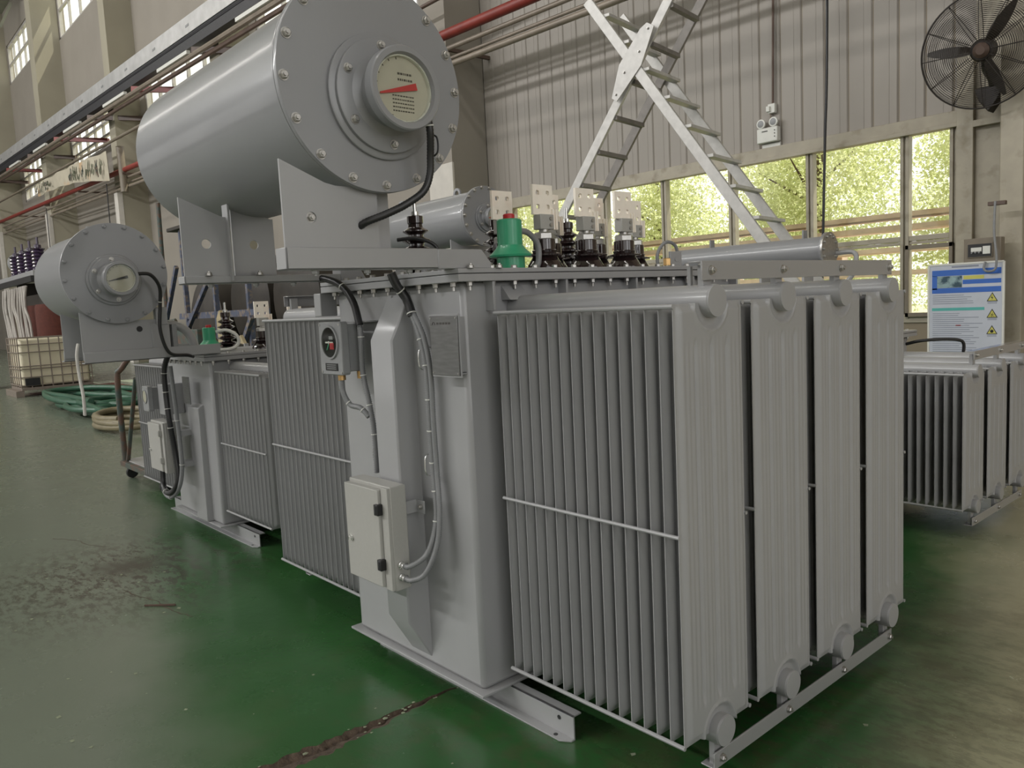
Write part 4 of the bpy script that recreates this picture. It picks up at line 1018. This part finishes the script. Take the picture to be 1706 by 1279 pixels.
for a0 in (math.radians(-8), math.radians(112), math.radians(232)):
    m = MB(); vs = []; fs = []
    NB = 9
    for i in range(NB):
        u = i / (NB - 1); r = 0.06 + 0.44 * u; wd = 0.045 + 0.05 * math.sin(PI * min(1, u * 1.05)) * 1.1
        if i == NB - 1: wd = 0.03
        tw = 0.6 - .3 * u
        for sg in (-1, 1):
            for tt in (-0.002, 0.002):
                an = a0 + sg * wd / r * .55 if r > .1 else a0 + sg * .35
                vs.append(fpt(r, an, sg * wd * tw * .6 + tt))
    for i in range(NB - 1):
        b = i * 4; c = b + 4
        fs += [(b, b + 2, c + 2, c), (b + 1, c + 1, c + 3, b + 3), (b, c, c + 1, b + 1), (b + 2, b + 3, c + 3, c + 2)]
    fs += [(0, 1, 3, 2), ((NB - 1) * 4, (NB - 1) * 4 + 2, (NB - 1) * 4 + 3, (NB - 1) * 4 + 1)]
    m.add(vs, fs).build('blade', FANM, F, ang=60)
m = MB(); m.tube([fc - fax * .15 + Vector((0, 0, -.05)), (-1.62, 7.48, 3.66), (-1.60, 7.6, 3.58), (-1.62, 7.7, 3.50)], 0.035, 10); m.build('arm', FANM, F, ang=80)
m = MB(); m.prism([(-1.78, 7.80, 3.52), (-1.50, 7.80, 3.52), (-1.55, 7.80, 3.38), (-1.64, 7.80, 3.26), (-1.73, 7.80, 3.38)], (0, -0.16, 0)); m.build('mounting_bracket', FANM, F, bevel=0.01)
for o in list(bpy.data.objects):
    if o.parent == F: o.matrix_parent_inverse = Matrix.Translation(-F.location)

# ------------------------------------------------------------------ emergency light, conduits, breaker box, notice
def fix(E_):
    for o in list(bpy.data.objects):
        if o.parent == E_: o.matrix_parent_inverse = Matrix.Translation(-E_.location)
E_ = empty('emergency_light', (-4.36, 7.95, 3.46), 'white twin-head emergency light on the panelled wall', 'light')
MB().box(-4.50, -4.20, 7.90, 7.99, 3.46, 3.65).build('housing', WHITEP, E_, bevel=0.012)
for xx in (-4.44, -4.26):
    MB().lathe((xx, 7.95, 3.71), (0, -1, 0.0), [(0.05, 0), (0.062, 0.03), (0.062, 0.045), (0.05, 0.05)], 20).build('lamp_head', WHITEP, E_)
    MB().lathe((xx, 7.90, 3.71), (0, -1, 0), [(0.045, 0), (0.03, 0.003)], 20).build('reflector', COND, E_)
for k in range(3): MB().lathe((-4.235, 7.895, 3.52 + k * .04), (0, -1, 0), [(0.007, 0), (0.007, 0.005)], 8).build('indicator', BLACK, E_)
MB().box(-4.42, -4.34, 7.893, 7.9, 3.60, 3.61).build('mark', INK, E_)
MB().box(-4.46, -4.2, 7.97, 8.0, 3.40, 3.45).build('shelf', WHITEP, E_)
fix(E_)
E_ = empty('wall_socket', (-4.3, 7.95, 3.85), 'small white socket above the emergency light', 'socket')
m = MB(); m.box(-4.35, -4.25, 7.93, 7.99, 3.83, 3.95); m.build('plate', WHITEP, E_, bevel=0.006); MB().box(-4.36, -4.31, 7.90, 7.94, 3.85, 3.92).build('plug', WHITEP, E_, bevel=0.005); fix(E_)
tag(MB().cyl((-4.29, 7.96, 3.95), (-4.20, 7.96, 9.0), 0.016, 8).build('wall_conduit', PIPEB), 'dark vertical conduit running down to the white socket', 'conduit')
tag(MB().cyl((-4.33, 7.97, 3.7), (-4.33, 7.97, 3.9), 0.012, 8).build('wall_conduit', PIPEG), 'short grey cable between socket and emergency light', 'conduit')
tag(MB().tube([(-3.50, 7.70, 1.6), (-3.46, 7.72, 3.3), (-3.44, 7.75, 4.5), (-3.42, 7.8, 9)], 0.017, 8).build('hanging_cable', BLACK, ang=80), 'black cable hanging in front of the window panes', 'cable')
E_ = empty('breaker_box', (-1.57, 7.3, 1.7), 'grey-brown breaker box with a dark window on the right column', 'electrical box')
m = MB(); m.box(-1.745, -1.40, 7.30, 7.42, 1.70, 1.945); m.build('enclosure', BRKGREY, E_, bevel=0.006)
MB().box(-1.71, -1.47, 7.288, 7.30, 1.745, 1.895).build('frame', BRKGREY, E_, bevel=0.004)
MB().box(-1.70, -1.48, 7.284, 7.289, 1.755, 1.885).build('window', BLACK, E_)
MB().box(-1.67, -1.57, 7.278, 7.286, 1.80, 1.85).build('breaker', WHITEP, E_, bevel=0.002)
for k in range(6): MB().box(-1.668 + k * .017, -1.656 + k * .017, 7.274, 7.28, 1.79, 1.81).build('breaker_switch', BLACK if k % 2 else COND, E_)
MB().box(-1.56, -1.49, 7.278, 7.286, 1.78, 1.86).build('breaker', WHITEP, E_, bevel=0.002)
fix(E_)
tag(MB().tube([(-1.45, 7.28, 2.3), (-1.45, 7.26, 2.0), (-1.42, 7.24, 1.75), (-1.43, 7.24, 1.62), (-1.50, 7.24, 1.60), (-1.54, 7.26, 1.63), (-1.53, 7.27, 1.70)], 0.012, 8).build('looped_cable', COND, ang=80), 'grey cable looping below the breaker box', 'cable')
tag(MB().box(-1.52, -1.36, 7.28, 7.34, 2.26, 2.30).build('pipe_clamp', PIPEB, bevel=0.004), 'rusty clamp on the column above the breaker box', 'clamp')
# notice board
NB_ = empty('safety_notice', (-1.73, 7.3, 0.01), 'white safety notice board with blue header and three yellow warning triangles', 'notice')
xa, xb_, z0, z1 = -2.09, -1.37, 0.01, 1.695; yn = 7.30
MB().box(xa, xb_, yn, yn + 0.02, z0, z1).build('board', PWHITE, NB_, bevel=0.003)
for k, b in enumerate(((xa - .01, xa + .01, z0, z1), (xb_ - .01, xb_ + .01, z0, z1), (xa, xb_, z1 - .01, z1 + .01))): MB().box(b[0], b[1], yn - .006, yn + .02, b[2], b[3]).build('frame', WHITEP, NB_, bevel=0.002)
def pr(x0, x1, za, zb, m, nm, d=0.0): MB().box(xa + x0 * .72, xa + x1 * .72, yn - .0015 - d, yn - d, z1 - za * .69, z1 - zb * .69).build(nm, m, NB_)
pr(.05, .97, .085, .175, PBLUE, 'blue_header'); pr(.05, .97, .36, .44, PBLUE, 'blue_header'); pr(.05, .12, .17, .38, PBLUE, 'blue_header'); pr(.47, .97, .245, .31, PBLUE, 'blue_header')
pr(.48, .75, .185, .24, PYEL, 'yellow_band'); pr(.12, .46, .18, .355, PPHOTO, 'printed_photo', .001)
pr(.05, .76, .665, .71, PTEAL, 'teal_band')
pr(.32, .68, .03, .055, PTEXT, 'title_text')
random.seed(3)
for k in range(34):
    zz = .47 + k * .031
    if .62 < zz < .72 or zz > 1.6: continue
    pr(.06, .06 + random.uniform(.35, .68), zz, zz + .008, PTEXT, 'text_line')
pr(.38, .45, .93, .945, RED, 'red_text')
for k in range(3):
    zc = 1.695 - (.36 + .169 * k); xc = xa + .72 * .86
    MB().prism([(xc - .052, yn - .0015, zc - .042), (xc + .052, yn - .0015, zc - .042), (xc, yn - .0015, zc + .05)], (0, .001, 0)).build('warning_triangle', BLACK, NB_)
    MB().prism([(xc - .040, yn - .0025, zc - .035), (xc + .040, yn - .0025, zc - .035), (xc, yn - .0025, zc + .036)], (0, .001, 0)).build('triangle_field', PYEL, NB_)
    if k == 0: MB().prism([(xc - .004, yn - .0035, zc - .03), (xc + .010, yn - .0035, zc + .0), (xc - .002, yn - .0035, zc - .002), (xc + .004, yn - .0035, zc + .028), (xc - .012, yn - .0035, zc - .008), (xc + .0, yn - .0035, zc - .008)], (0, .001, 0)).build('symbol', BLACK, NB_)
    elif k == 1:
        m = MB()
        for a in range(6): m.bar((xc, yn - .003, zc - .012), (xc + .024 * math.cos(a * PI / 3 + .3), yn - .003, zc - .012 + .024 * math.sin(a * PI / 3 + .3)), .002, .006, (0, 1, 0))
        m.build('symbol', BLACK, NB_)
    else: MB().lathe((xc, yn - .002, zc - .012), (-0.0, -1, 0), [(.019, 0), (.015, .0015)], 7).build('symbol', BLACK, NB_); 
    pr(.80, .92, .59 + .245 * k, .60 + .245 * k, PTEXT, 'text_line'); pr(.80, .92, .61 + .245 * k, .618 + .245 * k, PTEXT, 'text_line')
fix(NB_)

# ------------------------------------------------------------------ pipes and cable tray along the wall
def pipe(name, pts, r, m, label, cat='pipe', seg=10):
    o = MB(); 
    for a, b in zip(pts[:-1], pts[1:]): o.cyl(a, b, r, seg)
    return tag(o.build(name, m, ang=50), label, cat)
YP = 6.9
def q_(px, z): return px
RP = pipe('wall_pipe', [(-54, YP - .1, 7.55), (-10.0, YP - .1, 6.12), (2.0, YP - .1, 5.80)], 0.085, PIPER, 'thick red pipe running the length of the wall, upper one beside the big drum')
for x in range(-52, 0, 6):
    z = 6.12 + (-10 - x) * 0.0325; MB().box(x - .03, x + .03, YP - .2, 8.0, z - .16, z - .1).build('pipe_hanger', PIPEB, RP)
pipe('wall_pipe', [(-54, YP, 7.25), (-10.0, YP, 5.93), (2, YP, 5.64)], 0.04, PIPEG, 'thin upper brown-grey pipe just below the red pipe')
pipe('wall_pipe', [(-54, YP + .1, 7.10), (-10.0, YP + .1, 5.80), (2, YP + .1, 5.5)], 0.03, PIPEG, 'thinner second pipe under the red pipe')
pipe('wall_pipe', [(-54, YP, 6.88), (-10.0, YP, 5.66), (2, YP, 5.35)], 0.05, PIPEG, 'lowest grey-brown pipe crossing behind the ladder top')
pipe('wall_pipe', [(-11.2, YP - .1, 6.75), (-9.0, YP - .1, 6.75)], 0.035, PIPEB, 'short dark pipe above the red pipe beside the big drum')
pipe('wall_pipe', [(-54, YP - .5, 8.35), (-20, YP - .5, 7.35)], 0.05, BRKGREY, 'dark thin pipe above the banner on the left wall')
YT = 6.6
TR_ = empty('cable_tray', (-30, YT, 9), 'long grey cable tray full of black cables along the high left wall', 'cable tray')
a = Vector((-60, YT, 10.70)); b = Vector((-13.5, YT, 9.0))
def off(y, z): return a + Vector((0, y, z)), b + Vector((0, y, z))
MB().bar(*off(-.12, 0), 0.03, 0.44).build('tray_side', TRAY, TR_)
MB().bar(*off(.45, -.05), 0.03, 0.34).build('tray_side', TRAY, TR_)
MB().bar(*off(.17, -.21), 0.56, 0.02).build('tray_bottom', DARKT, TR_)
for k in range(8): MB().cyl(*off(-.08 + .07 * k, -.28 - .05 * (k % 3)), 0.06, 8).build('cable', DARKT, TR_)
MB().bar(*off(.10, -.42), 0.42, 0.30).build('cable_bundle', DARKT, TR_)
MB().cyl(*off(-.10, -.80), 0.07, 8).build('lamp_rail', PIPEG, TR_)
MB().cyl(*off(.0, -.93), 0.06, 8).build('lamp_rail', PIPEB, TR_)
for k in range(9):
    x = -15 - k * 5.2; t = (x + 60) / 46.5; p = a.lerp(b, t)
    MB().bar(p + Vector((0, -.12, -.7)), p + Vector((1.9, 1.4, -.95)), 0.14, 0.16).build('tray_bracket', PIPER if k % 2 == 0 else PIPEB, TR_)
for k in range(7):
    x = -16 - k * 5.6; t = (x + 60) / 46.5; p = a.lerp(b, t)
    MB().bar(p + Vector((-1.2, -.16, -.70 + .044)), p + Vector((1.2, -.16, -.70 - .044)), 0.1, 0.09).build('tube_lamp_housing', WHITEP, TR_)
for k in range(16):
    x = -15 - k * 2.7; t = (x + 60) / 46.5; p = a.lerp(b, t)
    MB().box(p.x - .12, p.x + .12, YT - .142, YT - .134, p.z - .05, p.z + .01).build('slot_row', COND, TR_)
fix(TR_)
# banner
Bn = empty('wall_banner', (-34, 6.4, 6.9), 'faded cloth banner with inked figures tied along the left wall pipes', 'banner')
m = MB(); vs = []; fs = []
n_ = 40
def ban(u): return -39.4 + 11.2 * u, 7.76 - 0.44 * u + .10 * math.sin(u * PI), 0.5 + 0.5 * u - .12 * math.sin(u * PI)
for i in range(n_ + 1):
    u = i / n_; x, zt, hb = ban(u)
    y = 6.35 + .05 * math.sin(u * 30)
    vs += [(x, y, zt), (x, y + .03, zt - hb), (x, y + .015, zt), (x, y + .045, zt - hb)]
for i in range(n_):
    b_ = i * 4; c_ = b_ + 4; fs += [(b_, c_, c_ + 1, b_ + 1), (b_ + 2, b_ + 3, c_ + 3, c_ + 2), (b_, b_ + 2, c_ + 2, c_), (b_ + 1, c_ + 1, c_ + 3, b_ + 3)]
m.add(vs, fs).build('cloth', BANNER, Bn)
random.seed(11)
for grp, (u0, u1, cnt) in enumerate(((.02, .26, 5), (.52, .97, 8))):
    for k in range(cnt):
        u = u0 + (u1 - u0) * (k + .5) / cnt; x, zt, hb = ban(u); m = MB()
        h = hb * random.uniform(.45, .75)
        for j in range(6):
            dx = random.uniform(-.28, .28); z0_ = zt - hb * random.uniform(.45, .92)
            m.bar((x + dx, 6.27, z0_), (x + dx + random.uniform(-.14, .14), 6.27, z0_ + h * random.uniform(.2, .6)), .01, random.uniform(.03, .09), (1, 0, 0))
        m.build('inked_figure', BANINK if k % 3 else DGREEN, Bn)
fix(Bn)
# thin drop pipes at the wall
pipe('drop_pipe', [(-25.3, 6.9, 5.25), (-25.5, 6.9, 0)], 0.07, DGREEN, 'dark green drop pipe with flange behind the second drum', 'pipe')
pipe('drop_wire', [(-30.0, 6.7, 6.5), (-30.2, 6.7, 0)], 0.02, BLACK, 'thin black drop wire beside the white post above the second drum', 'wire')
pipe('drop_wire', [(-39.7, 6.7, 6.8), (-39.9, 6.7, 0)], 0.02, BLACK, 'thin black drop wire beside the far white post', 'wire')
pipe('wall_pipe', [(-28.2, 6.75, 7.5), (-28.1, 6.75, 5.95)], 0.13, BRKGREY, 'short grey vertical duct at the right end of the banner', 'duct')

# ------------------------------------------------------------------ things on the left floor
def rp(px, py, pz): return (px, py, pz)
IB = empty('bulk_liquid_container', (-18.95, 2.15, 0), 'white caged liquid tote container on the floor at far left', 'container', rz=math.radians(90))
MB().box(-.66, .66, -.55, .55, .22, 1.26).build('tank', TOTE, IB, bevel=0.05)
for z in (.24, .42, .60, .66, .96, 1.13, 1.27): 
    m = MB()
    for a_, b_ in (((-.70, -.59), (.70, -.59)), ((.70, -.59), (.70, .59)), ((.70, .59), (-.70, .59)), ((-.70, .59), (-.70, -.59))): m.cyl((*a_, z), (*b_, z), 0.012, 6)
    m.build('cage_hoop', CAGE, IB)
for k in range(8):
    x = -.70 + k * 1.40 / 7
    for y in (-.59, .59): MB().cyl((x, y, .2), (x, y, 1.28), .012, 6).build('cage_bar', CAGE, IB)
for k in range(1, 5):
    y = -.59 + k * 1.18 / 5
    for x in (-.70, .70): MB().cyl((x, y, .2), (x, y, 1.28), .012, 6).build('cage_bar', CAGE, IB)
m = MB(); m.box(-.70, .70, -.6, .6, .14, .2)
for x in (-.74, 0, .74): m.box(x - .08, x + .08, -.6, .6, 0, .14)
m.build('pallet', CAGE, IB, bevel=0.005)
MB().box(-.62, -.34, -.61, -.5, .24, .40).build('valve_recess', BLACK, IB)
# lifted core with violet bushings behind the tote
U = empty('transformer_core', (-21.5, 4.2, 0), 'open transformer core with violet bushings and white tapes behind the tote', 'transformer')
MB().box(-23.2, -19.4, 3.8, 4.8, 2.55, 2.68).build('cover_plate', GREY, U, bevel=0.01)
MB().box(-23.2, -19.4, 3.75, 3.82, 2.42, 2.56).build('slotted_edge', BLACK, U)
for k in range(4): 
    xx = -22.4 + k * .95
    B = MB().lathe((xx, 4.0, 2.68), (0, 0, 1), [(.16, 0), (.16, .04)] + [((.17 if i % 2 else .13), .05 + .04 * i) for i in range(12)] + [(.08, .52), (.08, .58), (.03, .6), (.03, .75)], 20).build('bushing', PURPLE, U)
for k in range(3):
    xx = -21.9 + k * 1.1
    MB().lathe((xx, 4.3, .5), (0, 0, 1), [(.45, 0), (.48, .1), (.48, 1.3), (.45, 1.4)], 28).build('winding', REDB, U)
MB().box(-22.6, -19.5, 4.0, 4.6, .25, .5).build('core_yoke', RUST, U); MB().box(-22.6, -19.5, 4.0, 4.6, 1.9, 2.15).build('core_yoke', RUST, U)
MB().box(-22.7, -22.3, 4.0, 4.6, .4, 2.5).build('core_limb', RUST, U)
random.seed(5)
for k in range(13):
    xx = -23.2 + k * .26
    MB().tube([(xx, 3.75, 2.35), (xx + random.uniform(-.2, .2), 3.7, 1.9), (xx + random.uniform(-.1, .2), 3.72, 1.5), (xx + random.uniform(.1, .4), 3.72, .9)], .035, 6, 0, .15).build('tape', CLOTH, U, ang=80)
MB().lathe((-25.2, 4.5, 3.2), (1, 0, 0.0), [(.26, 0), (.26, 2.6)], 28).build('conservator', GREY, U)
for xx in (-22.2, -20.0): MB().box(xx - .2, xx + .2, 4.0, 4.6, 0, .26).build('core_foot', RUST, U)
for xx in (-24.9, -22.9): MB().box(xx - .05, xx + .05, 4.4, 4.6, 2.68, 3.0).build('drum_post', GREY, U)
MB().box(-25.5, -23.2, 3.8, 4.8, 2.55, 2.68).build('cover_plate', GREY, U, bevel=0.01)
MB().box(-25.5, -23.2, 3.75, 3.82, 2.42, 2.56).build('slotted_edge', BLACK, U)
MB().box(-20.2, -19.9, 3.9, 4.7, .5, 1.9).build('winding_block', REDB, U)
fix(U); U.location += Vector((-1.7, -1.4, 0)); U.scale = (1, 1, 1.08)
# hanging tape on the second transformer saddle
tag(MB().tube([(-3.99, -.595, 1.40), (-3.99, -.61, 1.33), (-4.0, -.605, 1.2), (-3.98, -.60, 1.08), (-3.99, -.60, .96)], .010, 6, 0, .03).build('lifting_tape', WEB, ang=80), 'white cloth tape hanging from the second transformer bracket', 'tape')
# dark crate and boards behind the hoses
tag(MB().box(-17.8, -14.7, 4.9, 6.1, 0, .95).build('steel_bin', RUST, bevel=0.03), 'low dark red-brown bin behind the green hoses', 'bin')
tag(MB().box(-18.0, -16.6, 2.4, 3.2, 0, .16).build('wooden_pallet', REDB, bevel=0.02), 'low reddish board pallet lying under the hoses', 'pallet')
random.seed(21)
def hose(name, cx, cy, rx, ry, n, r, m, label, zz=.0, wander=.25):
    pts = []
    for i in range(n * 8):
        a_ = i / 8 * 2 * PI; k_ = 1 + random.uniform(-wander, wander) * .5
        pts.append((cx + rx * k_ * math.cos(a_) + random.uniform(-.05, .05), cy + ry * k_ * math.sin(a_), r + zz + .045 * i / 8 + .02 * math.sin(i)))
    tag(MB().tube(pts, r, 8, 0, .12).build(name, m, ang=80), label, 'hose')
hose('floor_hose', -14.7, 2.05, 1.9, .62, 4, .055, HOSEG, 'heap of dark green hose on the floor near the tote', 0, .5)
hose('floor_hose', -12.9, 1.85, 1.3, .5, 3, .05, HOSEG, 'looser green hose loops beside the cart', .0, .6)
hose('floor_hose', -10.7, 1.45, .85, .38, 4, .045, HOSET, 'flat coil of tan hose on the floor behind the cart', 0, .1)
hose('floor_hose', -15.6, 5.4, .9, .5, 4, .05, HOSEY, 'pale yellow hose coil lying on the bin', .95, .4)
hose('floor_hose', -14.9, 3.3, 1.5, .4, 2, .05, HOSET, 'grey-tan hose loops at the back of the heap', 0, .3)
# hand cart
K = empty('tool_cart', (-6.4, .8, 0), 'dark green tubular cart on castors behind the second transformer', 'cart')
def tubes(nm, lst, r, m):
    for pts in lst: MB().tube(pts, r, 8).build(nm, m, K, ang=80)
tubes('side_frame', ([(-6.88, .36, .14), (-6.88, .36, .95), (-6.83, .40, 1.08), (-6.60, .62, 1.42), (-6.4, .8, 1.5)],), .028, DGREEN)
tubes('side_frame', ([(-5.75, .36, .14), (-5.75, .36, .95), (-5.75, .45, 1.10), (-5.75, 1.2, 1.2), (-5.75, 1.3, .14)],), .028, DGREEN)
tubes('brace', ([(-6.8, .36, .16), (-6.3, .36, 1.0)],), .02, DGREEN)
m = MB()
for a_, b_ in (((-6.9, .34), (-5.75, .34)), ((-5.75, .34), (-5.75, 1.3)), ((-5.75, 1.3), (-6.9, 1.3)), ((-6.9, 1.3), (-6.9, .34))): m.bar((*a_, .15), (*b_, .15), .05, .05)
m.build('base_frame', DGREEN, K, bevel=0.004)
MB().box(-6.88, -5.77, .36, 1.28, .175, .185).build('deck', TRAY, K)
MB().box(-6.6, -5.9, .6, 1.2, .186, .8).build('cabinet', BRKGREY, K, bevel=0.01)
for x, y in ((-6.84, .40), (-5.85, .40), (-6.84, 1.24), (-5.85, 1.24)):
    W_ = MB().lathe((x - .02, y, .055), (1, 0, 0), [(.05, 0), (.055, .01), (.055, .03), (.05, .04)], 18).build('castor', RUBBER, K)
    MB().box(x - .03, x - .024, y - .02, y + .02, .05, .13).build('fork', STEEL, W_)
fix(K)
# blue steel rack with dark tanks
Rk = empty('steel_rack', (-11.0, 3.0, 0), 'blue and rusty braced steel rack behind the second transformer', 'rack')
for x in (-12.35, -11.05, -9.8):
    MB().bar((x, 3.0, 0), (x, 3.0, 3.0 if x < -12 else 2.3), .07, .07, (0, 1, 0)).build('post', BLUE, Rk)
for z in (.5, 1.56): MB().bar((-12.7, 3.0, z), (-9.2, 3.0, z), .06, .10).build('beam', BLUE, Rk)
for (xa_, za_, xb2, zb2) in ((-13.75, .9, -12.5, 2.4), (-12.5, 1.15, -11.2, 2.05), (-10.2, .9, -9.6, 1.5)): MB().bar((xa_, 2.93, za_), (xb2, 2.93, zb2), .06, .07).build('brace', BLUE, Rk)
MB().bar((-13.75, 2.93, 0), (-13.75, 2.93, .95), .06, .06, (0, 1, 0)).build('brace', BLUE, Rk)
MB().box(-12.75, -12.0, 2.9, 3.1, 3.0, 3.06).build('cap', RUST, Rk, bevel=0.01)
fix(Rk)
for k, (x, lb) in enumerate(((-13.6, 'dark round tank end behind the rack, left of the posts'), (-11.6, 'big dark rusty tank behind the middle blue rack posts'), (-9.9, 'dark tank at the right end of the blue rack'))):
    tk = MB().lathe((x, 3.7, 1.45 if k == 0 else 1.75), (0, 1, 0), [(.6, 0), (.78, .08), (.78, 1.4), (.6, 1.5)], 32).build('storage_tank', RUST); tag(tk, lb, 'tank')
    MB().box(x - .5, x + .5, 3.9, 5.0, 0, 1.0).build('cradle', RUST, tk)
for k, (x, z, lb) in enumerate(((-10.35, 1.62, 'cream wooden board with pointed top, left one under the rack'), (-9.65, 1.25, 'lower cream wooden board nearer the big fins'))):
    tag(MB().prism([(x - .12, 2.75, 0), (x + .12, 2.75, 0), (x + .12, 2.75, z - .12), (x, 2.75, z), (x - .12, 2.75, z - .12)], (0, .05, 0)).build('wooden_board', WOOD, bevel=0.004), lb, 'board')
tag(MB().box(-13.0, -10.9, 2.6, 2.7, .0, 1.35).build('green_panel', DGREEN, bevel=0.01), 'dark green sheet panel standing under the blue rack', 'panel')
tag(MB().box(-22.6, -21.9, .9, 1.5, 0, 1.2).build('yellow_barrier', YEL, bevel=0.02), 'yellow barrier post at the left edge beside the tote', 'barrier')
# litter on the floor
tag(MB().bar((-3.05, -.62, .006), (-2.93, -.50, .006), .010, .008).build('floor_stick', PIPEB), 'thin dark stick lying on the floor left of the crack', 'stick')
random.seed(9)
m = MB()
for _ in range(70):
    x = random.uniform(-4.5, .9); y = random.uniform(-1.3, 1.8) if x > -.6 else random.uniform(-1.3, -.3); r = random.uniform(.003, .012); a_ = random.random() * 6
    m.add([(x + r * math.cos(a_ + k * 1.57) * random.uniform(.5, 1.5), y + r * math.sin(a_ + k * 1.57), .0012) for k in range(4)], [(0, 1, 2, 3)])
o = m.build('paint_flakes', CHIPM); tag(o, 'small pale paint flakes scattered on the green floor', 'debris'); o['kind'] = 'stuff'

# groups for repeated things
GR = {'power_transformer': 'grey oil-filled power transformers', 'wall_pipe': 'pipes running along the back wall', 'floor_hose': 'hoses lying on the floor at the left',
      'storage_tank': 'dark tanks behind the blue rack', 'wooden_board': 'cream boards at the blue rack', 'drop_wire': 'thin wires hanging at the left wall', 'wall_conduit': 'conduits on the panelled wall'}
for o in bpy.data.objects:
    b_ = o.name.split('.')[0]
    if o.parent is None and b_ in GR and 'group' not in o: o['group'] = GR[b_]
